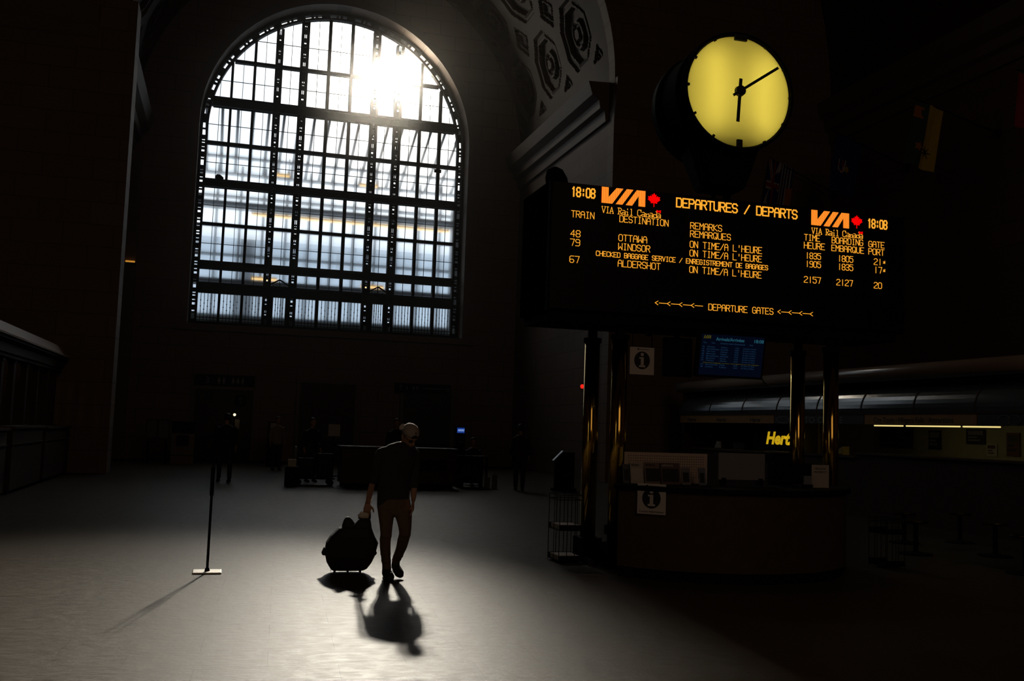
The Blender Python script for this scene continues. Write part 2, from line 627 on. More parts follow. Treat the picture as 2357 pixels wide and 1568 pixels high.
# pale corner pilaster beside the end wall, and the moulded ring round the arch
structure('column_2', G().box(RL - 0.6, -3.02, YG - 0.05, YG + 0.9, 0, ZS + 0.3), 'stone_x')
structure('trim_7', G().box(RL, RL + 0.42, YE - 0.25, YE, 0, 12.0), 'trim')
rg = G()
for a0, a1, da in ((0, PI, 40),):
    A_, B_ = arc(WCX, WZC, WO, a0, a1, da), arc(WCX, WZC, WO + 0.35, a0, a1, da)
    for i in range(da):
        q = [A_[i], A_[i + 1], B_[i + 1], B_[i]]
        rg.xz(q, YE - 0.12, YE)
for sx in (-1, 1):
    rg.box(*sorted((WCX + sx * WO, WCX + sx * (WO + 0.35))), YE - 0.12, YE, 5.2, WZC)
structure('trim_8', rg, 'trim')
structure('trim_9', G().box(WCX - WO - 0.5, WCX + WO + 0.5, YE - 0.25, YE, 4.95, 5.2), 'trim')
structure('baseboard_right', G().box(XR - 0.06, XR, YB, YG, 0, 0.3), 'trim')
structure('baseboard_end', G().box(RL, -1.9, YE - 0.05, YE, 0, 0.3), 'trim')

# ------------------------------------------------------------------ the great arched window
WY = 40.95
win = thing('window_1', (WCX, WY, 5.2), kind='structure')


def ztop(x, r=WR):
    d = abs(x - WCX)
    return WZC + math.sqrt(max(0.0, r * r - d * d))


def xspan(z, r=WR):
    if z <= WZC: return WCX - r, WCX + r
    d = math.sqrt(max(0.0, r * r - (z - WZC) ** 2))
    return WCX - d, WCX + d


COLS = [(-1.31, -0.53), (-0.45, 0.33), (0.42, 1.16), (1.46, 2.15), (2.48, 3.27), (3.38, 4.20), (4.31, 5.11), (5.44, 6.10), (6.44, 7.19), (7.29, 8.05), (8.16, 8.89)]
BANDS = [(6.52, 6.93, 1), (7.47, 7.79, 1), (9.23, 9.34, 0), (10.76, 11.08, 1), (12.50, 12.64, 0), (14.05, 14.43, 1), (15.95, 16.08, 0)]
ROWS = [(5.38, 6.52), (6.93, 7.47), (7.79, 9.23), (9.34, 10.76), (11.08, 12.50), (12.64, 14.05), (14.43, 15.95), (16.08, 18.3)]
# plain mullions
for a, b in ((-0.53, -0.45), (0.33, 0.42), (3.27, 3.38), (4.20, 4.31), (7.19, 7.29), (8.05, 8.16)):
    m_ = (a + b) / 2
    G().box(a - 0.01, b + 0.01, WY - 0.16, WY + 0.06, 5.2, min(ztop(a), ztop(b)) + 0.03).build('mullion', 'iron', win)
# pierced ornamental mullions
for a, b in ((1.16, 1.46), (2.15, 2.48), (5.11, 5.44), (6.10, 6.44)):
    g = G()
    t = min(ztop(a), ztop(b))
    wbar = 0.116
    g.box(a, a + wbar, WY - 0.22, WY + 0.06, 5.2, t + 0.02)
    g.box(b - wbar, b, WY - 0.22, WY + 0.06, 5.2, t + 0.02)
    z = 5.25
    k = 0
    while z < t - 0.1:
        k += 1
        h = (0.10, 0.05, 0.05, 0.16, 0.05, 0.22)[k % 6]
        gap = (0.10, 0.05, 0.20, 0.06, 0.10, 0.05)[k % 6]
        if 6.52 < z < 6.93 or 7.47 < z < 7.79 or 10.76 < z < 11.08 or 14.05 < z < 14.43: gap = 0
        g.box(a + wbar, b - wbar, WY - 0.15, WY, z, min(t, z + h))
        if k % 6 in (1, 2, 4):
            g.box((a + b) / 2 - 0.018, (a + b) / 2 + 0.018, WY - 0.12, WY - 0.02, z, min(t, z + h + gap))
        z += h + gap
    g.build('ornamental_mullion', 'iron', win)
# transoms, the heavy ones with two rails and a sunk panel
for z0, z1, heavy in BANDS:
    g = G()
    x0, x1 = xspan(max(z0, min(z1, z1)))
    if heavy:
        g.box(x0, x1, WY - 0.30, WY + 0.06, z0, z0 + 0.09)
        g.box(x0, x1, WY - 0.30, WY + 0.06, z1 - 0.09, z1)
        g.box(x0, x1, WY - 0.16, WY + 0.0, z0, z1)
        x = x0 + 0.2
        while x < x1 - 0.2:
            g.box(x, x + 0.10, WY - 0.2, WY - 0.16, z0 + 0.12, z1 - 0.12)
            x += 0.24
    else:
        g.box(x0, x1, WY - 0.16, WY + 0.06, z0, z1)
    g.build('transom', 'iron', win)
# pierced border following the jambs and the arch
g = G()
r1, r2, r3, r4 = WR - 0.01, WR + 0.08, WR + 0.20, WO
N = 64
for ra, rb in ((r1, r2), (r3, r4)):
    A_, B_ = arc(WCX, WZC, ra, 0, PI, N), arc(WCX, WZC, rb, 0, PI, N)
    for i in range(N): g.xz([A_[i], A_[i + 1], B_[i + 1], B_[i]], WY - 0.2, WY + 0.06)
    for sx in (-1, 1): g.box(*sorted((WCX + sx * ra, WCX + sx * rb)), WY - 0.2, WY + 0.06, 5.2, WZC)
for k in range(96):
    if k % 6 in (2, 5): continue
    a0 = PI * k / 96
    a1 = a0 + PI / 96 * (0.5 if k % 6 in (0, 1) else 1.0)
    A_, B_ = arc(WCX, WZC, r2, a0, a1, 2), arc(WCX, WZC, r3, a0, a1, 2)
    for i in range(2): g.xz([A_[i], A_[i + 1], B_[i + 1], B_[i]], WY - 0.12, WY)
for sx in (-1, 1):
    z, k = 5.2, 0
    while z < WZC:
        k += 1
        h = (0.12, 0.05, 0.16, 0.05, 0.20, 0.08)[k % 6]
        g.box(*sorted((WCX + sx * r2, WCX + sx * r3)), WY - 0.12, WY, z, min(WZC, z + h))
        z += h + (0.06, 0.06, 0.24, 0.06, 0.10, 0.05)[k % 6]
g.build('border', 'iron', win)
G().box(WCX - WO, WCX + WO, WY - 0.3, WY + 0.06, 5.2, 5.38).build('sill_rail', 'iron', win)
# thin glazing bars: each light in two by two
g = G()
for a, b in COLS:
    m_ = (a + b) / 2
    g.box(m_ - 0.011, m_ + 0.011, WY - 0.03, WY + 0.01, 6.93, ztop(m_))
for z0, z1 in ROWS[2:]:
    zm = (z0 + z1) / 2 if z1 < 18 else 17.0
    for a, b in COLS:
        sa, sb = xspan(zm)
        a2, b2 = max(a, sa), min(b, sb)
        if b2 > a2 and z0 < ztop((a + b) / 2) - 0.2: g.box(a2, b2, WY - 0.03, WY + 0.01, zm - 0.010, zm + 0.010)
g.build('glazing_bars', 'iron', win)
# balusters with knops in the bottom lights and two low rails
g = G()
for k, (a, b) in enumerate(COLS):
    n = 6 if k not in (3, 7) else 5
    if k in (3, 7):
        g.box(a, a + 0.13, WY - 0.2, WY, 5.38, 6.6)
        g.box(b - 0.08, b, WY - 0.2, WY, 5.38, 6.6)
        a, b = a + 0.13, b - 0.08
    for i in range(1, n):
        x = a + (b - a) * i / n
        g.box(x - 0.012, x + 0.012, WY - 0.12, WY - 0.09, 5.38, 6.53)
        for zk in ((6.22, 5.98) if i % 2 else (6.10, 5.86)):
            g.ball(x, WY - 0.105, zk, 0.026, n=6, m=4)
    for z in (5.42, 5.53):
        g.box(a, b, WY - 0.13, WY - 0.08, z, z + 0.025)
g.build('grille', 'iron', win)
# little pierced gables over the two narrow lights
for a, b in ((1.40, 2.20), (5.38, 6.16)):
    g = G()
    c = (a + b) / 2
    z0, z1 = 6.95, 7.22
    g.bar((a, WY - 0.2, z0 + 0.04), (c, WY - 0.2, z1), 0.05, 0.1)
    g.bar((b, WY - 0.2, z0 + 0.04), (c, WY - 0.2, z1), 0.05, 0.1)
    g.box(a, b, WY - 0.25, WY - 0.15, z0 - 0.06, z0)
    for t in (-0.22, -0.08, 0.08, 0.22):
        pts = [(c + t + 0.05 * math.cos(q), WY - 0.2, z0 + 0.07 * (1.3 - abs(t) * 2) + 0.05 * math.sin(q)) for q in [i * PI / 5 for i in range(9)]]
        g.sweep(pts, 0.011, 5)
    g.bar((c, WY - 0.2, z0), (c, WY - 0.2, z1), 0.025)
    g.build('gable', 'iron', win)
# the glass
gl = G()
for z0, z1 in ROWS:
    for a, b in COLS:
        n = 4 if z1 > 13.2 else 1
        for i in range(n):
            xa, xb = a + (b - a) * i / n, a + (b - a) * (i + 1) / n
            ta, tb = min(z1, ztop(xa)), min(z1, ztop(xb))
            if ta <= z0 and tb <= z0: continue
            gl.add([(xa, WY, z0), (xb, WY, z0), (xb, WY, max(tb, z0)), (xa, WY, max(ta, z0))], [(0, 1, 2, 3)])
gl.build('glass', 'glass', win, fix=False)

# what stands outside the glass: walkways, a second glazed front with rafters, a neighbouring block
M['out_dark'] = mat('outer_steel', (0.06, 0.065, 0.075), 0.6)
M['out_pale'] = mat('outer_rafters', (0.22, 0.24, 0.27), 0.6)
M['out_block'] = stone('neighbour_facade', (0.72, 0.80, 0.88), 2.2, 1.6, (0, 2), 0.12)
M['out_low'] = mat('parapet_green', (0.10, 0.12, 0.11), 0.7)
M['tube'] = mat('warm_tube', (0.8, 0.7, 0.5), 0.5, emit=(1.0, 0.62, 0.22), estr=1.6, var=0)
og = G()
x = -7.0
while x < 17:
    og.box(x - 0.05, x + 0.05, 46.0, 46.15, 5, 13.0)
    x += 1.02
for z in (7.55, 8.9, 10.2, 11.55, 12.6):
    og.box(-8, 18, 45.95, 46.1, z - 0.06, z + 0.06)
o = structure('window_2', og, 'out_dark')
rf = G()
x = -7.0
while x < 17:
    rf.bar((x, 41.6, 14.3), (x, 46.0, 12.6), 0.045, 0.12)
    x += 0.62
structure('trim_10', rf, 'out_pale')
structure('trim_11', G().box(-8, 18, 41.4, 41.55, 14.25, 14.5), 'out_dark')
structure('trim_12', G().box(-8, 18, 44.6, 46, 10.95, 11.05), 'out_dark')
structure('trim_13', G().box(-8, 18, 44.6, 46, 7.5, 7.65), 'out_dark')
structure('trim_15', G().box(-8, 18, 44.65, 44.8, 12.98, 13.08), 'out_pale')
structure('trim_14', G().box(-8, 18, 43.6, 44.0, 7.28, 7.38), 'out_dark')
structure('floor_walkway', G().box(-8, 18, 41.4, 46, 5.0, 5.15), 'out_low')
structure('wall_parapet', G().box(-8, 18, 46.2, 46.35, 4.5, 6.25), 'out_low')
structure('wall_neighbour', G().box(-30, 60, 66, 70, -5, 13.2), 'out_block')
structure('column_1', G().box(9.65, 10.7, 43.9, 45.2, 5.15, 11.9), 'out_dark')
tag(G().box(0.33, 1.12, 58.5, 60, 0.0, 11.85).build('chimney_block', 'out_dark'), 'dark narrow tower block seen through the third glass row of the arched window', 'building')
for (xa, xb, y, z, dz, lb) in ((0.614, 9.49, 44.7, 10.55, 0.40, 'long glowing warm tube running across the middle of the arched window'),
                           (0.777, 1.851, 44.7, 7.73, -0.08, 'short warm tube glowing behind the left gable of the arched window'),
                           (5.544, 6.557, 44.7, 7.72, -0.07, 'short warm tube glowing behind the right gable of the arched window'),
                           (1.514, 2.148, 44.7, 12.42, 0.82, 'short warm tube high behind the left narrow lights of the arched window'),
                           (5.268, 6.086, 44.7, 12.34, 0.86, 'short warm tube high behind the right narrow lights of the arched window')):
    t = thing('tube_lamp', ((xa + xb) / 2, y, z), lb, 'lamp', 'tube lamps on the walkways outside the window')
    G().sweep([(xa, y, z), (xb, y, z)], 0.045, 10).build('tube', 'tube', t)
    hg = G().box(xa, xb, y + 0.04, y + 0.14, z + 0.04, z + 0.12)
    for xk in (xa, xb - 0.04): hg.box(xk, xk + 0.04, y + 0.02, y + 0.12, min(z, z + dz), max(z + 0.1, z + dz))
    hg.build('housing', 'out_dark', t)
# two small fittings on the window ironwork
t = thing('floodlight', (-0.75, 40.6, 11.08), 'small black floodlight sitting on a transom at the left edge of the arched window', 'lamp')
G().loft([(-0.75, 40.55, 11.08, 0.17, 0.12), (-0.78, 40.55, 11.17, 0.13, 0.11), (-0.80, 40.55, 11.22, 0.07, 0.08)], 8, 4).build('head', 'black', t)
G().box(-0.66, -0.6, 40.5, 40.6, 11.07, 11.14).build('bracket', 'black', t)
t = thing('vent_plate', (8.0, 40.7, 12.3), 'small louvred plate fixed to the right part of the arched window', 'vent')
G().box(7.92, 8.22, 40.74, 40.8, 12.28, 12.42).build('frame', 'iron', t)
G().box(7.94, 8.2, 40.7, 40.74, 12.3, 12.325).box(7.94, 8.2, 40.7, 40.74, 12.345, 12.37).box(7.94, 8.2, 40.7, 40.74, 12.385, 12.41).build('louvres', 'black', t)

# ------------------------------------------------------------------ departures board
BX0, BX1, BZ0, BZ1, BY0, BY1 = 3.567, 8.508, 3.02, 4.59, 11.10, 12.24
bd = thing('departure_board', (6.04, 11.67, 2.9), 'big black electronic departures board with amber text standing on four brass columns', 'departure board')
G().box(BX0, BX1, BY0 + 0.06, BY1, BZ0, BZ1).build('cabinet', 'matte_black', bd, bevel=0.03)
bs = G().box(BX0 + 0.015, BX1 - 0.015, BY0 + 0.005, BY0 + 0.06, BZ0 + 0.03, BZ1 - 0.02).build('screen', 'screen', bd)
for xa in (BX0, BX1 - 0.03): G().box(xa, xa + 0.03, BY0 - 0.01, BY0 + 0.06, BZ0, BZ1).build('edge_trim', 'black', bd)
G().box(BX0 + 0.05, BX1 - 0.05, BY0 + 0.10, BY1 - 0.05, BZ0 - 0.10, BZ0).build('underside_plinth', 'black', bd)
LINES = [
    ('18:08', 3.841, 4.411, 0.292, 0.108, 1), ('TRAIN', 3.843, 4.156, 0.289, 0.077, 0), ('DESTINATION', 4.464, 4.152, 0.641, 0.077, 0),
    ('48', 3.840, 3.919, 0.121, 0.078, 0), ('79', 3.838, 3.811, 0.121, 0.078, 0), ('67', 3.838, 3.606, 0.119, 0.078, 0),
    ('OTTAWA', 4.457, 3.919, 0.368, 0.077, 0), ('WINDSOR', 4.457, 3.811, 0.411, 0.077, 0),
    ('CHECKED BAGGAGE SERVICE / ENREGISTREMENT DE BAGAGES', 4.171, 3.714, 2.316, 0.057, 0), ('ALDERSHOT', 4.456, 3.604, 0.554, 0.079, 0),
    ('DEPARTURES / DEPARTS', 5.212, 4.409, 1.685, 0.109, 1), ('REMARKS', 5.406, 4.151, 0.429, 0.078, 0), ('REMARQUES', 5.406, 4.049, 0.552, 0.077, 0),
    ("ON TIME/A L'HEURE", 5.404, 3.916, 0.994, 0.079, 0), ("ON TIME/A L'HEURE", 5.404, 3.807, 0.994, 0.078, 0), ("ON TIME/A L'HEURE", 5.404, 3.602, 0.992, 0.079, 0),
    ('<--<--<--<--', 4.953, 3.160, 0.637, 0.070, 0), ('DEPARTURE GATES', 5.672, 3.153, 0.897, 0.076, 0), ('<--<--<--<', 6.636, 3.160, 0.512, 0.070, 0),
    ('18:08', 7.953, 4.393, 0.288, 0.110, 1), ('TIME', 7.009, 4.143, 0.225, 0.077, 0), ('HEURE', 7.007, 4.039, 0.299, 0.079, 0),
    ('BOARDING', 7.414, 4.141, 0.462, 0.078, 0), ('EMBARQUE', 7.411, 4.039, 0.479, 0.076, 0), ('GATE', 7.965, 4.137, 0.237, 0.075, 0), ('PORT', 7.965, 4.037, 0.234, 0.077, 0),
    ('1835', 7.031, 3.908, 0.218, 0.077, 0), ('1905', 7.032, 3.801, 0.217, 0.076, 0), ('1805', 7.506, 3.908, 0.221, 0.078, 0), ('1835', 7.507, 3.799, 0.220, 0.078, 0),
    ('21', 8.047, 3.907, 0.115, 0.079, 0), ('*', 8.188, 3.924, 0.046, 0.050, 0), ('17', 8.050, 3.799, 0.115, 0.079, 0), ('*', 8.188, 3.815, 0.046, 0.050, 0),
    ('2157', 7.011, 3.597, 0.240, 0.077, 0), ('2127', 7.487, 3.596, 0.238, 0.076, 0), ('20', 8.048, 3.596, 0.115, 0.077, 0),
]
for s_, x, z, wd_, h, bold in LINES:
    g = strokes(G(), s_.replace('1', '!') if bold else s_, x, z, wd_, h, BY0, 0.0165 if bold else 0.0068, adv=1.3 if s_[0] != '<' else 1.08)
    g.build('lettering', 'led', bs, fix=False)
for x, z, w_ in ((4.229, 4.245, 0.771), (7.115, 4.238, 0.757)):
    strokes(G(), 'VIA Rail Canada', x, z, w_, 0.076, BY0, 0.0062, SERIF, 1.12).build('lettering', 'led', bs, fix=False)
LEAF = [(0, 1), (.12, .78), (.24, .86), (.20, .56), (.38, .72), (.42, .60), (.62, .63), (.55, .42), (.66, .34), (.30, .06), (.34, -.06), (.03, -.02),
        (.03, -.42), (-.03, -.42), (-.03, -.02), (-.34, -.06), (-.30, .06), (-.66, .34), (-.55, .42), (-.62, .63), (-.42, .60), (-.38, .72), (-.20, .56), (-.24, .86), (-.12, .78)]
for x0, z0, W_, Ht, lx, fx in ((4.222, 4.366, 0.570, 0.196, 4.909, 4.974), (7.109, 4.352, 0.557, 0.197, 7.784, 7.845)):
    def lp(poly):
        g = G()
        for q in poly: g.xz([(x0 + a * W_, z0 + b * Ht) for a, b in q], BY0 - 0.003, BY0 + 0.005)
        return g
    # three slanted pieces: V, I and the crossbar-less A
    lp([[(0, 0), (0, 1), (.155, 1), (.155, .38), (.335, 1), (.49, 1), (.245, 0)],
        [(.325, 0), (.57, 1), (.72, 1), (.475, 0)],
        [(.555, 0), (.80, 1), (1, 1), (1, 0), (.85, 0), (.85, .66), (.70, 0)]]).build('logo', 'ledlogo', bs)
    g = G()
    g.xz([(lx + a * 0.128, z0 + 0.062 + b * 0.122) for a, b in LEAF], BY0 - 0.003, BY0 + 0.005)
    g.build('maple_leaf', 'ledred', bs)
    g = G()
    zf = z0 - 0.041
    g.box(fx - 0.028, fx - 0.012, BY0 - 0.003, BY0 + 0.005, zf - 0.016, zf + 0.016).box(fx + 0.012, fx + 0.028, BY0 - 0.003, BY0 + 0.005, zf - 0.016, zf + 0.016)
    g.box(fx - 0.006, fx + 0.006, BY0 - 0.003, BY0 + 0.005, zf - 0.008, zf + 0.008)
    g.build('flag_mark', 'ledred', bs)

# ------------------------------------------------------------------ clock on top of the board
cx, cy, cz, cr = 6.042, 11.10, 5.971, 0.715
ck = thing('station_clock', (cx, 11.6, 4.59), 'large round drum clock with glowing yellow dial on top of the departures board', 'clock')


def yring(x, z, y, r, n=64):
    return [Vector((x + r * math.cos(2 * PI * i / n), y, z + r * math.sin(2 * PI * i / n))) for i in range(n)]


def ytube(g, x, z, prof, n=64):
    return g.rings([yring(x, z, y, r, n) for y, r in prof], cap=False)


M['drum_in'] = mat('drum_white_inside', (0.75, 0.75, 0.7), 0.9, var=0)
M['clock_tube'] = mat('clock_tube', (0.9, 0.9, 0.8), 0.5, emit=(1.0, 0.95, 0.62), estr=3.9, var=0)
dm = bpy.data.materials.new('opal_dial')
dm.use_nodes = True
n_, l_ = dm.node_tree.nodes, dm.node_tree.links
n_.remove(n_['Principled BSDF'])
t_ = n_.new('ShaderNodeBsdfTranslucent')
t_.inputs[0].default_value = (0.85, 0.69, 0.14, 1)
l_.new(t_.outputs[0], n_['Material Output'].inputs[0])
M['dial'] = dm
g = ytube(G(), cx, cz, [(11.09, cr), (11.06, cr + 0.02), (11.06, cr + 0.05), (11.16, cr + 0.06), (11.16, cr + 0.03), (11.34, cr + 0.03), (11.34, cr + 0.055), (11.40, cr + 0.055),
                        (11.40, cr + 0.03), (11.95, cr + 0.03), (11.95, cr + 0.06), (12.08, cr + 0.05), (12.10, cr), (12.10, 0.001)])
g.build('drum', 'black', ck, smooth=False)
ytube(G(), cx, cz, [(11.12, cr - 0.005), (11.42, cr - 0.02), (11.42, 0.001)]).build('reflector', 'drum_in', ck)
g = G()
g.add(yring(cx, cz, 11.10, cr + 0.002), [tuple(range(64))])
dl = g.build('dial', 'dial', ck, fix=False)
for dx, l2 in ((-0.31, 0.52), (0.36, 0.50)):
    G().sweep([(cx + dx, 11.33, cz - l2), (cx + dx, 11.33, cz + l2)], 0.03, 10).build('lamp_tube', 'clock_tube', ck)
G().box(cx - 0.085, cx + 0.085, 11.05, 11.085, cz + cr - 0.055, cz + cr + 0.02).build('hour_mark', 'blackink', dl)
G().box(cx - 0.032, cx + 0.038, 11.05, 11.085, cz - cr - 0.02, cz - cr + 0.085).build('hour_mark', 'blackink', dl)
for a in (30, 60, 120, 150, 180, 0, 210, 240, 300, 330):
    q = math.radians(a)
    G().bar((cx + (cr - 0.014) * math.cos(q), 11.07, cz + (cr - 0.014) * math.sin(q)), (cx + (cr + 0.02) * math.cos(q), 11.07, cz + (cr + 0.02) * math.sin(q)), 0.03, 0.03).build('hour_mark', 'blackink', dl)
hub = (cx + 0.0, cz + 0.0)


def hand(name, ang, l1, l0, wd, y):
    c, s = math.sin(ang), math.cos(ang)
    g = G()
    a = (cx - c * l0, y, cz - s * l0)
    b = (cx + c * l1, y, cz + s * l1)
    g.bar(a, b, wd, 0.01)
    g.build(name, 'blackink', ck)


hand('hour_hand', math.radians(183.5), 0.40, 0.165, 0.042, 11.065)
hand('minute_hand', math.radians(55.2), 0.645, 0.125, 0.036, 11.045)
G().rings([yring(cx, cz, 11.03, 0.066, 24), yring(cx, cz, 11.08, 0.07, 24)]).build('hub', 'blackink', ck)
g = G()
g.loft([(6.06, 11.6, 4.80, 0.25, 0.24), (6.06, 11.6, 4.84, 0.27, 0.26), (6.05, 11.6, 5.10, 0.36, 0.32), (6.03, 11.6, 5.42, 0.46, 0.40)], 8, 8)
g.cyl(6.17, 11.62, 4.59, 4.86, 0.055, 16).cyl(6.04, 11.75, 4.59, 4.86, 0.035, 12)
g.build('pedestal', 'black', ck)

# ------------------------------------------------------------------ four brass columns carrying the board
COLUMNS = [(4.485, 11.98, 'brass column at the back left corner under the departures board'), (4.595, 11.32, 'brass column at the front left corner under the departures board, with a cable box'),
           (7.49, 12.0, 'brass column at the back right corner under the departures board'), (7.555, 11.32, 'brass column at the front right corner under the departures board')]


def column(x, y):
    t = thing('brass_column', (x, y, 0))
    G().cyl(x, y, 0.28, 2.74, 0.098, 40).build('shaft', 'brass', t, smooth=True)
    G().cyl(x, y, 2.74, 2.80, 0.115, 32).cyl(x, y, 2.80, 2.93, 0.06, 24).build('collar', 'black', t)
    G().box(x - 0.14, x + 0.14, y - 0.14, y + 0.14, 0, 0.28).build('base', 'black', t)
    return t


c0 = column(COLUMNS[0][0], COLUMNS[0][1])
for i, (x, y, lb) in enumerate(COLUMNS):
    c = c0 if i == 0 else copy_tree(c0)
    c.location = (x, y, 0)
    tag(c, lb, 'column', 'brass columns under the departures board')
bx = thing('power_box', (4.56, 11.17, 0.41), 'small black power box hanging by its cable on the front left brass column', 'power box')
G().box(4.40, 4.54, 11.12, 11.2, 0.40, 0.51).build('box', 'black', bx, bevel=0.006)
G().sweep([(4.47, 11.16, 0.50), (4.53, 11.19, 0.62), (4.60, 11.20, 0.72), (4.66, 11.21, 0.80)], 0.008, 6).sweep([(4.5, 11.16, 0.40), (4.56, 11.19, 0.33), (4.52, 11.18, 0.27), (4.46, 11.16, 0.33), (4.5, 11.15, 0.40)], 0.007, 6).build('cable', 'rubber', bx)

# ------------------------------------------------------------------ round information desk
DX, DY = 5.80, 11.65
dk = thing('information_desk', (DX, DY, 0), 'round wooden information desk with a dark counter below the departures board', 'desk')


def ring_wall(g, r0, r1, z0, z1, a0=0.0, a1=2 * PI, n=72, x=DX, y=DY):
    rs = []
    for i in range(n + 1):
        a = a0 + (a1 - a0) * i / n
        c, s = math.cos(a), math.sin(a)
        rs.append([Vector((x + r0 * c, y + r0 * s, z0)), Vector((x + r1 * c, y + r1 * s, z0)), Vector((x + r1 * c, y + r1 * s, z1)), Vector((x + r0 * c, y + r0 * s, z1))])
    return g.rings(rs, cap=a1 - a0 < 2 * PI - 0.01)


A0, A1 = math.radians(216), math.radians(335)
ring_wall(G(), 1.80, 1.83, 0.12, 0.97, A0, A1).build('front_panel', 'woodl', dk)
ring_wall(G(), 1.74, 1.79, 0.0, 0.12, A0, A1).build('toe_kick', 'black', dk)
ring_wall(G(), 1.15, 1.88, 0.97, 1.03, A0 - 0.02, A1 + 0.02).build('counter_top', 'black', dk, bevel=0.01)
G().bar((DX + 1.80 * math.cos(A1), DY + 1.80 * math.sin(A1), 0), (DX + 1.80 * math.cos(A1), DY + 1.80 * math.sin(A1), 0.97), 0.08).build('end_post', 'black', dk)


def info_sign(name, x, y, z, w_, h, lb, rz, caption, hang=None):
    t = thing(name, (x, y, z), lb, 'sign', 'information signs on the desk')
    R = Matrix.Translation((x, y, z)) @ Matrix.Rotation(rz, 4, 'Z')
    g = G().box(-w_ / 2, w_ / 2, 0, 0.01, 0, h, R)
    pn = g.build('panel', 'white', t)
    U = R.to_3x3() @ Vector((1, 0, 0))
    Nn = R.to_3x3() @ Vector((0, -1, 0))
    V = Vector((0, 0, 1))
    o = R @ Vector((0, -0.002, h * 0.52))
    rr = w_ * 0.325
    g = G()
    g.add([o + U * rr * math.cos(2 * PI * i / 40) + V * rr * 1.05 * math.sin(2 * PI * i / 40) for i in range(40)], [tuple(range(40))])
    dc = g.build('disc', 'blackink', pn, fix=False)
    g = G()
    o2 = o + Nn * 0.002
    k = rr / 0.325

    def P(a, b): return o2 + U * a * k + V * b * k
    g.add([P(0.065 * math.cos(q), 0.225 + 0.065 * math.sin(q)) for q in [2 * PI * i / 18 for i in range(18)]], [tuple(range(18))])
    for q in ([(-0.055, -0.2), (0.065, -0.2), (0.065, 0.12), (-0.055, 0.12)], [(-0.12, 0.06), (-0.05, 0.06), (-0.05, 0.12), (-0.12, 0.12)], [(-0.125, -0.26), (0.135, -0.26), (0.135, -0.19), (-0.125, -0.19)]):
        g.add([P(*c) for c in q], [(0, 1, 2, 3)])
    g.build('letter', 'white', pn, fix=False)
    g = G()
    if caption:
        put_text(g, caption, R @ Vector((0, -0.003, h * 0.055)), U, V, h * 0.10, width=w_ * 0.86, center=True)
    g.add([R @ Vector((a * w_, -0.003, b * h)) for a, b in ((-.22, .93), (-.13, .97), (-.13, .89))], [(0, 1, 2)])
    g.add([R @ Vector((a * w_, -0.003, b * h)) for a, b in ((-.09, .915), (.28, .915), (.28, .93), (-.09, .93))], [(0, 1, 2, 3)])
    g.build('caption', 'blackink', pn, fix=False)
    if hang:
        g = G()
        for dx in (-w_ * 0.4, w_ * 0.4): g.bar(R @ Vector((dx, 0.005, h)), R @ Vector((dx, 0.005, h + hang)), 0.012)
        g.build('hanger', 'black', t)
    return t


info_sign('information_sign', 4.575, 10.24, 0.72, 0.325, 0.335, 'white information card with a black disc taped on the curved desk front', math.radians(-41), 'Tourist Information')
info_sign('information_sign', 4.862, 11.25, 2.32, 0.32, 0.335, 'white information card with a black disc hanging below the board beside the columns', 0.0, '', 0.265)

# things on the desk
pg = thing('pegboard', (5.05, 10.88, 1.03), 'cream perforated board standing on the desk behind a row of magazines', 'board')
g = G().box(4.51, 5.575, 10.88, 10.90, 1.03, 1.385)
g.build('panel', 'ledge', pg)
g = G()
for i in range(33):
    for j in range(9):
        x, z = 4.56 + i * 0.03, 1.345 - j * 0.03
        g.add([(x + 0.006 * math.cos(q), 10.878, z + 0.006 * math.sin(q)) for q in [PI * k / 3 for k in range(6)]], [tuple(range(6))])
g.build('holes', 'blackink', pg, fix=False)
MAGS = [('dark_cover', (0.05, 0.055, 0.06), 4.49, 10.74, 0.09, 0.22, '', 'dark slim brochure at the left end of the desk rack'),
        ('cream_cover', (0.36, 0.33, 0.27), 4.605, 10.70, 0.165, 0.245, 'where', 'pale magazine with a line drawing, first of the three magazines on the desk'),
        ('brown_cover', (0.16, 0.11, 0.08), 4.785, 10.66, 0.205, 0.25, 'where', 'brown photo magazine in the middle of the desk rack'),
        ('maroon_cover', (0.10, 0.06, 0.05), 4.99, 10.62, 0.24, 0.25, 'where', 'dark maroon magazine third in the desk rack'),
        ('grey_cover', (0.16, 0.15, 0.16), 5.175, 10.60, 0.11, 0.20, '', 'small grey leaflet near the right end of the perforated board'),
        ('blue_cover', (0.12, 0.14, 0.2), 5.36, 10.56, 0.09, 0.20, '', 'bluish leaflet standing right of the perforated board')]
for nm, c, x, y, w_, h, tx, lb in MAGS:
    M[nm] = mat(nm, c, 0.45, var=0.3, scale=12)
    t = thing('magazine', (x, y, 1.03), lb, 'magazine', 'magazines on the information desk')
    R = Matrix.Translation((x, y, 1.03)) @ Matrix.Rotation(math.radians(-12), 4, 'X')
    G().box(-w_ / 2, w_ / 2, 0, 0.012, 0, h, R).build('pages', nm, t)
    g = G().box(-w_ / 2 + 0.015, w_ / 2 - 0.02, -0.002, 0, 0.03, h * 0.72, R)
    g.build('cover_picture', 'blackink' if 'cream' not in nm else 'paper', t)
    if tx:
        g = G()
        put_text(g, tx, R @ Vector((-w_ / 2 + 0.012, -0.002, h - 0.045)), (1, 0, 0), R.to_3x3() @ Vector((0, 0, 1)), 0.05, width=w_ * 0.6, bold=0.01)
        g.build('title', 'blackink' if 'cream' in nm or 'brown' in nm else 'paper', t, fix=False)
t = thing('desk_screen_panel', (5.88, 10.6, 1.03), 'pale grey partition panel standing on the information desk', 'panel')
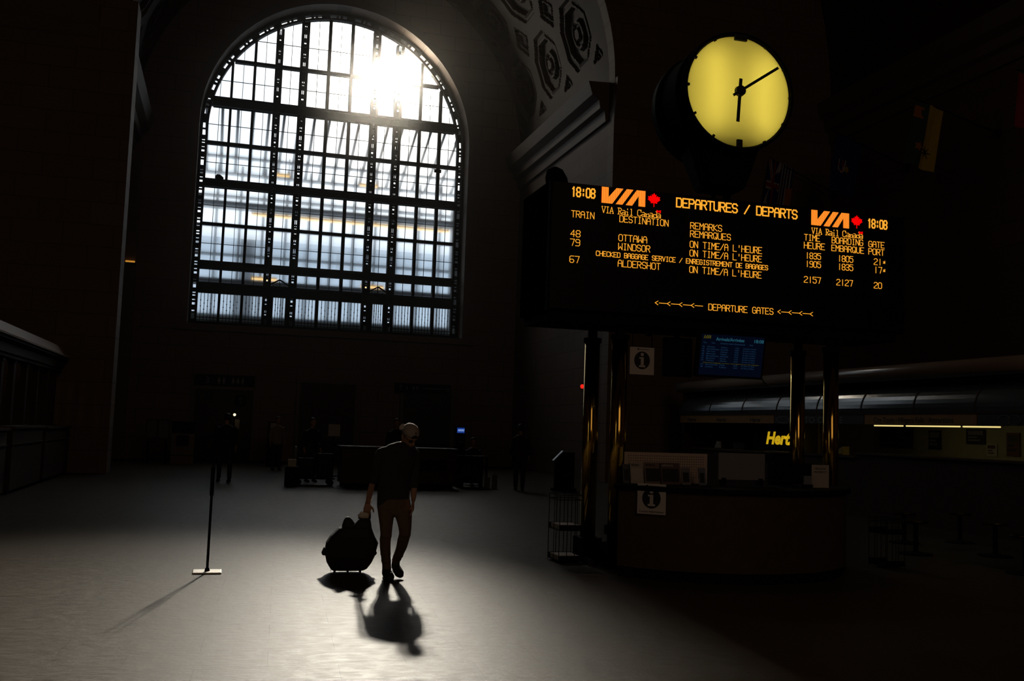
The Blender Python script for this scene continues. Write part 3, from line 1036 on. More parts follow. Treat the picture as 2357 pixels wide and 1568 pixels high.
G().box(5.58, 6.185, 10.6, 10.62, 1.10, 1.41).build('panel', mat('panel_grey', (0.22, 0.21, 0.21), 0.8), t)
G().box(5.62, 5.66, 10.56, 10.66, 1.03, 1.12).box(6.1, 6.14, 10.56, 10.66, 1.03, 1.12).build('feet', 'black', t)
t = thing('desk_monitor', (6.6, 10.62, 1.03), 'black monitor seen from behind on the information desk', 'monitor')
G().box(6.315, 6.86, 10.62, 10.68, 1.08, 1.31).build('housing', 'black', t, bevel=0.01)
G().cyl(6.58, 10.7, 1.03, 1.045, 0.10).box(6.55, 6.61, 10.69, 10.71, 1.04, 1.2).build('stand', 'black', t)
t = thing('desk_box', (6.42, 10.9, 1.03), 'small dark case with pale edges behind the desk monitor', 'box')
G().box(6.38, 6.70, 10.82, 10.95, 1.30, 1.42).build('case', 'black', t, bevel=0.012)
G().box(6.42, 6.66, 10.84, 10.93, 1.03, 1.30).build('stand', 'black', t)
t = thing('notice', (6.87, 10.5, 1.03), 'white paper notice headed PRIVATE PROPERTY propped on the desk', 'notice')
G().box(6.755, 6.99, 10.5, 10.505, 1.03, 1.30).build('sheet', 'paper', t)
g = G()
put_text(g, 'PRIVATE', (6.872, 10.498, 1.245), (1, 0, 0), (0, 0, 1), 0.03, width=0.14, bold=0.01, center=True)
put_text(g, 'PROPERTY', (6.872, 10.498, 1.205), (1, 0, 0), (0, 0, 1), 0.03, width=0.17, bold=0.01, center=True)
g.build('lettering', 'blackink', t, fix=False)
t = thing('leaflet_stand', (6.7, 10.42, 1.03), 'small leaflet holder beside the private property notice', 'leaflet holder')
G().box(6.60, 6.70, 10.42, 10.44, 1.03, 1.17).build('leaflets', mat('leaflet_blue', (0.18, 0.2, 0.22), 0.5), t)
G().box(6.59, 6.71, 10.40, 10.46, 1.03, 1.07).build('tray', 'black', t)

# arrivals screen, a dark screen beside it and two dome cameras under the board
M['scr'] = mat('screen_blue', (0.002, 0.004, 0.01), 0.3, emit=(0.10, 0.30, 1.0), estr=0.006, var=0)
M['scrtxt'] = mat('screen_text', (0, 0, 0), 0.3, emit=(0.10, 0.55, 0.80), estr=0.16, var=0)
M['scrdim'] = mat('screen_text_dim', (0, 0, 0), 0.3, emit=(0.08, 0.26, 0.60), estr=0.10, var=0)
M['scrgold'] = mat('screen_text_gold', (0, 0, 0), 0.3, emit=(0.6, 0.5, 0.05), estr=0.09, var=0)
tv = thing('arrivals_screen', (6.08, 11.25, 2.92), 'dim blue arrivals screen hanging tilted under the departures board', 'screen')
R = Matrix.Translation((6.08, 11.2, 2.895)) @ Matrix.Rotation(math.radians(2), 4, 'Z') @ Matrix.Rotation(math.radians(10), 4, 'X')
G().box(-0.475, 0.475, 0.0, 0.09, -0.57, 0.0, R).build('housing', 'black', tv, bevel=0.01)
tp = G().box(-0.445, 0.445, -0.002, 0.0, -0.54, -0.03, R).build('panel', 'scr', tv)
U, V = R.to_3x3() @ Vector((1, 0, 0)), R.to_3x3() @ Vector((0, 0, 1))


def scr(g, s, a, b, size, width=None, bold=0.0):
    put_text(g, s, R @ Vector((a, -0.005, b)), U, V, size, width, bold)


g = G()
scr(g, 'Arrivals/Arrivées', -0.245, -0.105, 0.06, 0.40, 0.01)
scr(g, '18:08', 0.30, -0.105, 0.06, 0.135, 0.01)
g.build('heading', 'scrtxt', tp, fix=False)
g = G()
for a, s_, w_ in ((-0.42, 'Train', .045), (-0.30, 'From', .045), (-0.18, 'Connection station', .19), (0.02, 'Scheduled', .15), (0.235, 'Status', .055)):
    scr(g, s_, a, -0.145, 0.024, w_, 0.012)
ROWT = [('76', 'Windsor', 'Chatham', '17:52', 'Arrived / Arrivé'), ('657', 'Montreal/Ottawa', 'Brockville', '18:29', "On Time / A L'Heure"), ('98', 'New York', 'Aldershot', '19:42', "On Time / A L'Heure"),
        ('65', 'Montreal', 'Kingston', '20:34', "On Time / A L'Heure"), ('59', 'Montreal/Ottawa', 'Fallowfield', '21:01', "On Time / A L'Heure"), ('67', 'Montreal', 'Dorval', '21:47', "On Time / A L'Heure"),
        ('79', 'Windsor', 'Aldershot', '22:02', "On Time / A L'Heure"), ('669', 'Montreal/Ottawa', 'Oshawa', '22:44', "On Time / A L'Heure"), ('85', 'London', 'St. Marys', '23:20', "On Time / A L'Heure")]
for k, rw in enumerate(ROWT):
    b = -0.195 - 0.0285 * k - (0.022 if k > 6 else 0)
    for a, s_, w_ in zip((-0.425, -0.36, -0.165, 0.035, 0.15), rw, (0.03, 0.06 + 0.0075 * len(rw[1]), 0.04 + 0.0065 * len(rw[2]), 0.055, 0.185)):
        scr(g, s_, a, b, 0.022, w_, 0.012)
g.build('timetable', 'scrdim', tp, fix=False)
g = G()
for q in ([(-.42, -.085), (-.405, -.045), (-.395, -.045), (-.40, -.085)], [(-.395, -.085), (-.375, -.045), (-.36, -.045), (-.38, -.085)], [(-.372, -.085), (-.352, -.045), (-.337, -.045), (-.357, -.085)], [(-.35, -.085), (-.33, -.045), (-.32, -.045), (-.32, -.085), (-.33, -.085), (-.33, -.06), (-.34, -.085)]):
    g.add([R @ Vector((a, -0.004, b)) for a, b in q], [tuple(range(len(q)))])
scr(g, 'Checked baggage service / Enregistrement de bagages', -0.40, -0.392, 0.016, 0.80, 0.01)
g.build('gold_lettering', 'scrgold', tp, fix=False)
G().box(5.99, 6.17, 11.24, 11.3, 2.86, 2.918).build('mount', 'black', tv)
G().sweep([(6.50, 11.31, 2.40), (6.60, 11.34, 2.30), (6.72, 11.38, 2.22), (6.85, 11.45, 2.19)], 0.007, 6).build('cable', 'rubber', tv)
t = thing('dark_screen', (5.5, 11.6, 2.92), 'switched-off black screen hanging left of the arrivals screen', 'screen')
G().box(5.32, 5.71, 11.6, 11.68, 2.34, 2.84).build('housing', 'black', t, bevel=0.01)
G().box(5.34, 5.69, 11.596, 11.6, 2.36, 2.82).build('panel', 'screen', t)
G().box(5.48, 5.54, 11.62, 11.66, 2.84, 2.918).build('mount', 'black', t)
for x, lb in ((5.10, 'dark dome camera under the board left of the arrivals screen'), (6.84, 'dark dome camera under the board right of the arrivals screen')):
    yd = 11.6 if x < 6 else 11.45
    t = thing('dome_camera', (x, yd, 2.92), lb, 'camera', 'dome cameras under the board')
    G().ball(x, yd, 2.875, 0.055, 0.055, 0.045).build('dome', mat('smoked_dome', (0.01, 0.01, 0.012), 0.08, var=0), t, smooth=True)
    G().cyl(x, yd, 2.87, 2.918, 0.065).build('base', 'black', t)

# ------------------------------------------------------------------ sign stand in the light
st = thing('sign_stand', (-0.1, 11.05, 0), 'thin black pole stand with a square metal base on the bright floor', 'stand')
G().box(-0.235, 0.055, 10.93, 11.18, 0.0, 0.018).build('base_plate', 'basesteel', st, bevel=0.006)
G().cyl(-0.09, 11.06, 0.018, 0.05, 0.028, 16, 0.018).cyl(-0.09, 11.06, 0.05, 0.86, 0.0135, 14).cyl(-0.09, 11.06, 1.10, 1.53, 0.011, 14).build('pole', 'black', st)
G().cyl(-0.09, 11.06, 0.80, 1.10, 0.021, 14).build('sleeve', 'black', st)

# ------------------------------------------------------------------ people
def head_geo(g, T):
    """skull, jaw, nose, lips, brow, ears and eyes in head space (face towards -Y, chin at z = 0)"""
    g.loft([(0, -.055, .0, .02, .02), (0, -.05, .012, .038, .04), (0, -.03, .04, .055, .065), (0, -.015, .075, .066, .082), (0, -.008, .11, .072, .092),
            (0, 0, .145, .076, .098), (0, .003, .18, .074, .096), (0, .005, .21, .06, .08), (0, .008, .228, .036, .05), (0, .008, .236, .010, .012)], 22, M4=T)
    g.sweep([(0, -.098, .128), (0, -.110, .105), (0, -.120, .086), (0, -.100, .074)], [.008, .011, .015, .010], 8, M4=T)
    g.sweep([(-.026, -.086, .046), (0, -.094, .048), (.026, -.086, .046)], [.004, .008, .004], 8, M4=T)
    g.sweep([(-.022, -.084, .037), (0, -.091, .036), (.022, -.084, .037)], [.004, .008, .004], 8, M4=T)
    g.sweep([(-.05, -.078, .134), (-.025, -.097, .138), (.025, -.097, .138), (.05, -.078, .134)], [.006, .009, .009, .006], 8, M4=T)
    for sx in (-1, 1):
        g.ball(sx * .078, .012, .112, .010, .019, .031, 10, 6, M4=T)
        g.ball(sx * .031, -.084, .118, .013, .012, .011, 10, 6, M4=T)


def hand_geo(g, wrist, d, palm_n, side, curl=0.3, k=1.0):
    """palm with four unequal bent fingers and a thumb from the side near the wrist. d: wrist to knuckles, palm_n: out of the palm"""
    w_, d, pn = Vector(wrist), Vector(d).normalized(), Vector(palm_n).normalized()
    a = d.cross(pn).normalized() * side           # towards the thumb
    pn = a.cross(d).normalized() * side
    g.sweep([w_ - d * .02 * k, w_ + d * .02 * k, w_ + d * .06 * k, w_ + d * .095 * k], [.026 * k, .034 * k, .042 * k, .038 * k], 12, 0.42, ref=pn)
    for i, (off, ln) in enumerate(((.030, .072), (.010, .082), (-.010, .076), (-.030, .058))):
        p = w_ + d * .088 * k + a * off * k
        pts = [p]
        dd = d.copy()
        for j, f in enumerate((.45, .32, .23)):
            an = curl * (0.8 + 0.6 * j)
            dd = (dd * math.cos(an) + pn * math.sin(an)).normalized()
            pts.append(pts[-1] + dd * ln * f * k)
        g.sweep(pts, [.0098 * k, .0094 * k, .0088 * k, .0068 * k], 8, ref=a)
    t0 = w_ + d * .03 * k + a * .03 * k
    t1 = t0 + (d * .6 + a * .7 + pn * .25).normalized() * .04 * k
    t2 = t1 + (d * .85 + a * .2 + pn * .4).normalized() * .032 * k
    g.sweep([t0, t1, t2, t2 + (t2 - t1) * .7], [.014 * k, .0115 * k, .0105 * k, .0075 * k], 8, ref=pn)


def el(rs, ratio, dz=0.0, grow=0.0):
    """(x, y, z, half width) -> elliptic rings of the given depth ratio"""
    return [(x, y, z + dz, w_ + grow, max(0.01, (w_ + grow) * ratio)) for x, y, z, w_ in rs]


TORSO = [(1.813, 10.36, 1.434, .075), (1.790, 10.37, 1.405, .135), (1.772, 10.38, 1.360, .180), (1.762, 10.40, 1.299, .190), (1.758, 10.41, 1.229, .188), (1.750, 10.43, 1.136, .178),
         (1.745, 10.45, 1.043, .172), (1.742, 10.46, 0.938, .170), (1.742, 10.46, 0.857, .170), (1.746, 10.46, 0.789, .174), (1.753, 10.46, 0.725, .176)]
SLEEVER = [(1.640, 10.385, 1.375, .045), (1.596, 10.40, 1.350, .055), (1.566, 10.42, 1.282, .052), (1.556, 10.45, 1.200, .049), (1.552, 10.49, 1.106, .050), (1.538, 10.52, 1.023, .043), (1.529, 10.54, 0.981, .040)]
FORER = [(1.540, 10.51, 1.05, .036), (1.524, 10.54, 0.981, .034), (1.518, 10.58, 0.915, .036), (1.510, 10.63, 0.842, .033), (1.507, 10.67, 0.775, .027)]
SLEEVEL = [(1.885, 10.375, 1.378, .045), (1.922, 10.38, 1.350, .050), (1.950, 10.40, 1.292, .045), (1.962, 10.42, 1.199, .041), (1.961, 10.43, 1.106, .042), (1.953, 10.43, 1.024, .045), (1.949, 10.42, 0.956, .045)]
FOREL = [(1.953, 10.43, 1.02, .037), (1.949, 10.42, 0.956, .037), (1.941, 10.38, 0.889, .032), (1.929, 10.33, 0.824, .025)]
LEGR = [(1.668, 10.46, 0.765, .096), (1.672, 10.45, 0.697, .088), (1.673, 10.44, 0.629, .078), (1.673, 10.42, 0.540, .066), (1.676, 10.42, 0.472, .060), (1.672, 10.44, 0.413, .058),
        (1.679, 10.46, 0.331, .057), (1.691, 10.48, 0.248, .052), (1.705, 10.50, 0.166, .048), (1.715, 10.51, 0.096, .046)]
LEGL = [(1.845, 10.46, 0.767, .090), (1.846, 10.42, 0.701, .092), (1.848, 10.38, 0.636, .084), (1.851, 10.32, 0.563, .070), (1.854, 10.31, 0.496, .061), (1.846, 10.35, 0.423, .061),
        (1.842, 10.42, 0.335, .058), (1.831, 10.50, 0.257, .053), (1.820, 10.57, 0.190, .046), (1.820, 10.60, 0.150, .041)]
man = thing('person', (1.75, 10.46, 0), 'person in backwards grey cap, black shirt and khaki trousers walking head down, pulling a bag', 'person')
HT = Matrix.Translation((1.846, 10.40, 1.392)) @ Matrix.Rotation(math.radians(20), 4, 'Z') @ Matrix.Rotation(math.radians(30), 4, 'X')
g = G()
head_geo(g, HT)
g.sweep([(1.825, 10.42, 1.36), (1.84, 10.395, 1.42), (1.85, 10.375, 1.475)], [.066, .060, .058], 16)
g.loft(el(TORSO, 0.60, grow=-.022), 24, 2.3)
for rs in (SLEEVER, SLEEVEL): g.loft(el(rs, 1.0, grow=-.010), 14)
for rs in (FORER, FOREL): g.loft(el(rs, 1.0, grow=-.002), 14)
for rs in (LEGR, LEGL): g.loft(el(rs, 1.05, grow=-.016), 14)
hand_geo(g, (1.506, 10.68, 0.772), (-0.03, 0.12, -1), (0.2, 1, -0.1), 1, 0.75)
hand_geo(g, (1.928, 10.325, 0.820), (-0.10, -0.22, -1), (-1, 0.1, 0.1), -1, 0.22)
g.build('body', 'skin', man, smooth=True, remesh=0.0065)
g = G()
g.loft(el(TORSO, 0.62), 26, 2.3)
for rs in (SLEEVER, SLEEVEL): g.loft(el(rs, 1.0), 16)
g.build('shirt', 'shirt', man, smooth=True, remesh=0.011)
g = G()
g.loft([(1.752, 10.465, 0.84, .166, .115), (1.753, 10.465, 0.76, .178, .125), (1.756, 10.46, 0.70, .170, .115), (1.756, 10.45, 0.665, .12, .09)], 24, 2.3)
for rs in (LEGR, LEGL): g.loft(el(rs, 1.05), 16)
for x, y, z, r in ((1.676, 10.42, .455, .062), (1.672, 10.44, .425, .061), (1.688, 10.475, .27, .056), (1.70, 10.49, .19, .052), (1.712, 10.505, .118, .050), (1.853, 10.315, .475, .063), (1.846, 10.345, .43, .063), (1.828, 10.52, .235, .055), (1.822, 10.56, .20, .051)):
    g.loft([(x, y, z - .012, r - .006, r - .004), (x, y, z, r + .003, r + .005), (x, y, z + .012, r - .006, r - .004)], 14)
g.build('trousers', 'khaki', man, smooth=True, remesh=0.010)
g = G()
g.sweep([(1.712, 10.545, .055), (1.713, 10.51, .062), (1.718, 10.45, .052), (1.722, 10.38, .038), (1.723, 10.32, .027)], [.038, .048, .055, .056, .030], 14, 0.9)
g.sweep([(1.712, 10.505, .05), (1.712, 10.508, .115)], [.05, .048], 14)
g.box(1.674, 1.770, 10.33, 10.55, 0.0, 0.018)
g.build('shoe', 'shoe', man, smooth=True, remesh=0.008)
g = G()
g.sweep([(1.812, 10.645, .135), (1.818, 10.61, .125), (1.834, 10.565, .088), (1.850, 10.515, .055), (1.860, 10.475, .035)], [.036, .045, .052, .052, .030], 14, 0.85)
g.sweep([(1.82, 10.60, .11), (1.82, 10.60, .17)], [.046, .043], 14)
g.build('shoe', 'shoe', man, smooth=True, remesh=0.008)
G().sweep([(1.735, 10.40, .088), (1.75, 10.395, .10), (1.765, 10.40, .092), (1.757, 10.41, .075), (1.74, 10.40, .088)], .004, 6).build('laces', 'shoe', man)
cp = G()
cp.loft([(0, .004, .148, .084, .106), (0, .005, .175, .084, .106), (0, .008, .205, .078, .098), (0, .01, .232, .060, .074), (0, .01, .248, .034, .042), (0, .01, .254, .006, .008)], 28, M4=HT)
cap = cp.build('cap', 'cap', man, smooth=True)
g = G()
bl = [(math.sin(q) * .078, .085 + math.cos(q) * .105) for q in [math.radians(a) for a in range(-80, 81, 10)]]
g.prism(bl, lambda a, b: HT @ Vector((a, b, .150 - abs(a) * .25)), lambda a, b: HT @ Vector((a, b, .158 - abs(a) * .25)))
g.build('brim', 'cap', cap)
g = G()
g.prism([(.036 * math.cos(q), .150 + .036 * math.sin(q)) for q in [PI * i / 12 for i in range(13)]], lambda a, b: HT @ Vector((a, -.108 + (abs(a) * 4) ** 2 * .2, b)), lambda a, b: HT @ Vector((a, -.09, b)))
g.build('strap_opening', 'hair', cap)
G().sweep([HT @ Vector(p) for p in ((-.012, -.094, .222), (0, -.098, .212), (.012, -.094, .222))], .003, 6).sweep([HT @ Vector(p) for p in ((0, -.098, .212), (0, -.102, .198))], .003, 6).build('stitching', 'blackink', cap)
g = G()
g.loft([(0, .02, .10, .078, .085), (0, .02, .13, .081, .095), (0, .01, .152, .082, .102)], 20, M4=HT)
g.build('hair', 'hair', man, smooth=True)
g = G()
for sx in (-1, 1): g.box(-.022 + sx * .034, .022 + sx * .034, -.106, -.100, .104, .130, HT)
g.box(-.012, .012, -.106, -.102, .120, .126, HT)
for sx in (-1, 1): g.bar(HT @ Vector((sx * .056, -.102, .124)), HT @ Vector((sx * .080, .0, .122)), .005)
g.build('glasses', 'blackink', man)

# wheeled bag
CASE = [(1.418, 10.885, .505, .150, .10), (1.414, 10.89, .488, .176, .13), (1.392, 10.905, .405, .234, .15), (1.394, 10.93, .332, .276, .16), (1.380, 10.945, .240, .272, .165),
        (1.378, 10.95, .188, .262, .165), (1.372, 10.965, .114, .237, .16), (1.369, 10.975, .052, .196, .15), (1.362, 10.985, .036, .176, .13)]
sc = thing('wheeled_bag', (1.37, 10.95, 0), 'black faceted wheeled bag with a white tag pulled beside the walking person', 'suitcase')
G().loft(CASE, 28, 3.6).build('shell', 'bag', sc)
G().loft([(1.326, 10.86, .606, .018, .02), (1.330, 10.865, .580, .045, .03), (1.345, 10.875, .52, .075, .05), (1.36, 10.88, .47, .10, .07)], 16, 3).build('top_lug', 'bag', sc)
G().loft([(1.506, 10.80, .622, .040, .03), (1.500, 10.82, .58, .066, .045), (1.490, 10.84, .54, .088, .06), (1.47, 10.87, .48, .12, .09)], 18, 3).build('top_pocket', 'bag', sc)
for sx, x0 in ((-1, 1.106), (1, 1.632)):
    G().loft([(x0 + sx * .002, 10.94, .196, .022, .05), (x0 + sx * .008, 10.94, .218, .026, .06), (x0 - sx * .012, 10.94, .275, .022, .06)], 12, 3).build('corner_guard', 'rubber', sc)
for x in (1.225, 1.366, 1.500):
    wg = G()
    wg.rings([[Vector((x - .011, 10.985 + .019 * math.cos(q), .0195 + .019 * math.sin(q))) for q in [2 * PI * i / 16 for i in range(16)]], [Vector((x + .011, 10.985 + .019 * math.cos(q), .0195 + .019 * math.sin(q))) for q in [2 * PI * i / 16 for i in range(16)]]])
    wg.box(x - .016, x + .016, 10.97, 11.0, .028, .052)
    wg.build('wheel', 'rubber', sc)
G().sweep([(1.44, 10.81, .60), (1.452, 10.77, .66), (1.50, 10.755, .685), (1.548, 10.77, .66), (1.555, 10.81, .60)], .012, 8).build('handle', 'rubber', sc)
G().sweep([(1.195, 10.99, .055), (1.185, 11.0, .03), (1.188, 11.0, .012)], .003, 5).build('strap_end', 'rubber', sc)
g = G()
g.loft([(1.485, 10.735, .608, .045, .02), (1.47, 10.725, .635, .062, .028), (1.485, 10.72, .662, .050, .026), (1.51, 10.72, .69, .028, .018)], 12, 2.4)
g.sweep([(1.53, 10.72, .665), (1.545, 10.715, .70), (1.555, 10.71, .725)], [.022, .018, .006], 8, .5)
g.sweep([(1.535, 10.735, .76), (1.550, 10.73, .79), (1.566, 10.725, .80)], [.010, .012, .004], 8, .5)
g.build('tag_cloth', 'cloth', sc, smooth=True)


def stand_person(name, x, y, h, rz, lb, coat, legs, pose='stand', bag=None):
    """simple complete figure at distance, clothes as parts"""
    t = thing('person', (x, y, 0), lb, 'person', 'people in the dim end of the hall')
    k = h / 1.75
    R = Matrix.Translation((x, y, 0)) @ Matrix.Rotation(rz, 4, 'Z') @ Matrix.Scale(k, 4)
    st = {'stand': 0.03, 'walk': 0.20, 'sit': 0.0}[pose]
    low = pose == 'sit'
    z0 = -0.40 if low else 0.0
    T_ = [(0, 0, 1.47 + z0, .065, .06), (0, .005, 1.43 + z0, .14, .085), (0, .01, 1.36 + z0, .19, .11), (0, .01, 1.22 + z0, .185, .12), (0, .01, 1.05 + z0, .165, .115), (0, .01, .93 + z0, .175, .12), (0, .01, .84 + z0, .17, .12)]
    body, coatg, trg = G(), G(), G()
    head_geo(body, R @ Matrix.Translation((0, -.02, 1.515 + z0)))
    body.sweep([(0, .0, 1.44 + z0), (0, -.005, 1.56 + z0)], [.058, .055], 12, M4=R)
    body.loft([(a, b, c, d - .02, e - .02) for a, b, c, d, e in T_], 20, M4=R)
    coatg.loft(T_, 20, 2.3, M4=R)
    for sx in (-1, 1):
        q = st * sx
        arm = [(sx * .185, .01, 1.40 + z0), (sx * .235, .03 - q * .3, 1.13 + z0), (sx * .24, -.05 - q * .6, .90 + z0)]
        body.sweep(arm, [.05, .042, .03], 12, M4=R)
        coatg.sweep(arm[:2] + [tuple(arm[1][i] * .15 + arm[2][i] * .85 for i in range(3))], [.064, .054, .044], 12, M4=R)
        R3 = R.to_3x3()
        hand_geo(body, R @ Vector(arm[2]), R3 @ Vector((0, -.2, -1)), R3 @ Vector((-sx, 0, 0)), -sx, 0.3, k)
        if low:
            leg = [(sx * .09, .0, .88 + z0), (sx * .11, -.42, .90 + z0), (sx * .11, -.44, .46 + z0), (sx * .11, -.43, .50 + z0)]
            leg = [(sx * .09, .02, .50), (sx * .11, -.40, .50), (sx * .11, -.42, .28), (sx * .11, -.42, .08)]
        else:
            leg = [(sx * .09, .01, .90), (sx * .10, -.02 - q * .7, .50), (sx * .10, .02 - q * (1.0 if sx > 0 else .6), .09)]
        rr = [.095, .068, .055, .045][:len(leg)]
        body.sweep(leg, [a - .012 for a in rr], 12, M4=R)
        trg.sweep(leg, rr, 12, M4=R)
        f = leg[-1]
        G().sweep([(f[0], f[1] + .06, .045), (f[0], f[1], .055), (f[0], f[1] - .12, .04), (f[0], f[1] - .19, .03)], [.035, .045, .046, .025], 10, .95, M4=R).build('shoe', 'shoe', t, smooth=True)
    trg.loft([(0, .01, .80 + z0, .13, .10), (0, .01, .90 + z0, .165, .115), (0, .01, .98 + z0, .16, .11)], 18, M4=R)
    body.build('body', 'skin', t, smooth=True, remesh=0.012)
    coatg.build('jacket', coat, t, smooth=True, remesh=0.016)
    trg.build('trousers', legs, t, smooth=True, remesh=0.016)
    HM = R @ Matrix.Translation((0, -.02, 1.515 + z0))
    G().loft([(0, .035, .07, .07, .075), (0, .025, .13, .082, .09), (0, .012, .19, .082, .102), (0, .012, .225, .06, .075), (0, .012, .246, .012, .014)], 18, M4=HM).build('hair', 'hair', t, smooth=True)
    return t


M['coat_dark'] = mat('dark_coat', (0.015, 0.015, 0.018), 0.8)
M['coat_brown'] = mat('brown_coat', (0.05, 0.03, 0.02), 0.8)
M['coat_pale'] = mat('pale_jacket', (0.22, 0.19, 0.15), 0.8)
M['jeans'] = mat('dark_jeans', (0.02, 0.025, 0.035), 0.8)
stand_person('p', 0.06, 26.4, 1.74, PI + 0.2, 'person in a dark coat walking away behind the pole stand', 'coat_dark', 'jeans', 'walk')
stand_person('p', 1.65, 33.0, 1.72, 0.3, 'person in a pale jacket standing far off right of the bright little lamp', 'coat_pale', 'jeans', 'stand')
stand_person('p', 7.40, 24.9, 1.72, 2.8, 'person in dark clothes standing left of the slanted lectern', 'coat_brown', 'jeans', 'walk')
stand_person('p', 4.55, 27.3, 1.76, 0.1, 'person standing behind the far wooden counter, beyond the walking person', 'coat_dark', 'jeans', 'stand')
stand_person('p', 2.25, 27.0, 1.70, 0.4, 'person standing at the left end of the far wooden counter', 'coat_dark', 'jeans', 'stand')

# ------------------------------------------------------------------ row kiosk along the right side
KX, KY0, KY1 = 13.0, 8.0, 27.2
ks = thing('service_kiosk', (15, 18, 0), 'long low kiosk row with a rounded pale cornice on the right side', 'kiosk')
G().box(KX + 0.05, 17.2, KY0, KY1 + 0.3, 2.84, 2.95).build('roof', 'wood', ks)
g = G()
n = 14
prof = [(KX - 0.02 + 0.17 - 0.17 * math.sin(PI * i / n), 3.02 - 0.15 * math.cos(PI * i / n)) for i in range(n + 1)]
prof = [(KX + 0.35, 2.87)] + prof + [(KX + 0.35, 3.17)]
g.prism(prof, lambda a, b: (a, KY0, b), lambda a, b: (a, KY1 + 0.3, b))
M['fascia'] = mat('fascia_enamel', (0.36, 0.27, 0.21), 0.22, var=0.05)
g.build('cornice', 'fascia', ks, smooth=True)
M['olive'] = mat('kiosk_wall', (0.34, 0.31, 0.20), 0.8)
G().box(15.4, 15.5, KY0, KY1, 0, 2.84).build('back_wall', 'olive', ks)
G().box(KX + 0.1, 15.4, KY1 - 0.1, KY1, 0, 2.84).build('end_wall', 'wood', ks)
for y in (21.95, 21.3, 14.7):
    G().box(13.9, 15.4, y - 0.05, y + 0.05, 0, 2.84).build('partition', 'olive', ks)
for i, (ya, yb, z) in enumerate(((21.98, 26.3, 1.24), (18.52, 21.98, 1.26), (8.0, 18.52, 1.34))):
    c = G().box(KX, KX + 0.08, ya, yb, 0, z - 0.04).build('counter', 'wood', ks)
    G().box(KX - 0.05, KX + 0.5, ya, yb, z - 0.04, z).build('counter_top', 'woodl', c)
# curved plastic canopy in bays with ribs between
cn = thing('canopy', (13.2, 18, 2.2), 'curved grey plastic canopy in ribbed bays over the kiosk counters', 'canopy')
RIBS = [27.2, 25.31, 23.48, 21.78, 20.04, 18.38, 16.7, 15.03, 13.3, 11.6, 9.9, 8.2]


def canopy_prof(k):
    return [(KX + 0.0 + k + 0.60 * (1 - math.cos(PI / 2 * i / 12)), 2.20 + (0.62 - k) * math.sin(PI / 2 * i / 12)) for i in range(13)]


for ya, yb in zip(RIBS, RIBS[1:]):
    g = G()
    p0, p1 = canopy_prof(0.0), canopy_prof(0.012)
    g.prism(p0 + p1[::-1], lambda a, b: (a, yb + 0.012, b), lambda a, b: (a, ya - 0.012, b))
    g.build('canopy_panel', 'canopyglass', cn, smooth=False)
for y in RIBS:
    g = G()
    p0, p1 = canopy_prof(-0.012), canopy_prof(0.03)
    g.prism(p0 + p1[::-1], lambda a, b: (a, y - 0.014, b), lambda a, b: (a, y + 0.014, b))
    g.build('rib', 'wood', cn)
G().box(KX - 0.03, KX + 0.05, KY0, KY1, 2.15, 2.20).build('gutter', 'wood', cn)
# name strips under the canopy
M['strip_orange'] = mat('strip_orange', (0.40, 0.20, 0.03), 0.6)
M['strip_black'] = mat('strip_black', (0.012, 0.01, 0.01), 0.5)
UY, UZ = (0, -1, 0), (0, 0, 1)


def strip(ya, yb, m, lb):
    t = thing('fascia_sign', (KX, (ya + yb) / 2, 2.0), lb, 'sign', 'name strips under the canopy')
    G().box(KX - 0.02, KX + 0.02, yb, ya, 1.945, 2.15).build('panel', m, t)
    return t


t = strip(27.1, 21.85, 'strip_orange', 'orange name strip with three small black rental names at the far end of the canopy')
for y in (26.33, 24.55, 22.74):
    g = G()
    put_text(g, 'Hertz', (KX - 0.023, y + 0.28, 1.985), UY, UZ, 0.14, width=0.56, bold=0.03, shear=0.2)
    g.build('lettering', 'blackink', t, fix=False)
t = strip(21.82, 18.25, 'strip_black', 'black name strip with an oval badge and grey capitals behind the right columns')
M['grey_letter'] = mat('grey_letter', (0.20, 0.19, 0.2), 0.6)
g = G()
o_ = [(KX - 0.023, 21.43 + 0.30 * math.cos(q), 2.035 + 0.085 * math.sin(q)) for q in [2 * PI * i / 28 for i in range(28)]]
i_ = [(KX - 0.023, 21.43 + 0.26 * math.cos(q), 2.035 + 0.07 * math.sin(q)) for q in [2 * PI * i / 28 for i in range(28)]]
for k in range(28): g.add([o_[k], o_[(k + 1) % 28], i_[(k + 1) % 28], i_[k]], [(0, 1, 2, 3)])
g.build('badge', 'grey_letter', t, fix=False)
g = G()
put_text(g, 'TO C', (KX - 0.023, 20.50, 1.965), UY, UZ, 0.2, width=0.74, bold=0.015)
put_text(g, 'E', (KX - 0.023, 19.10, 1.965), UY, UZ, 0.2, bold=0.015)
g.build('lettering', 'grey_letter', t, fix=False)
t = strip(18.22, 14.95, 'strip_orange', 'orange name strip lettered City Tours, Niagara Falls, Attractions')
g = G()
put_text(g, 'City Tours · Niagara Falls · Attractions', (KX - 0.023, 17.9, 1.985), UY, UZ, 0.15, width=2.37, bold=0.012)
g.build('lettering', 'blackink', t, fix=False)
t = strip(14.92, 8.0, 'strip_black', 'black name strip with thin rings at the right edge of the photo')
g = G()
for y in (14.28, 14.05):
    g.sweep([(KX - 0.023, y + 0.14 * math.cos(q), 2.04 + 0.085 * math.sin(q)) for q in [2 * PI * i / 24 for i in range(25)]], 0.004, 5)
g.build('rings', 'grey_letter', t)
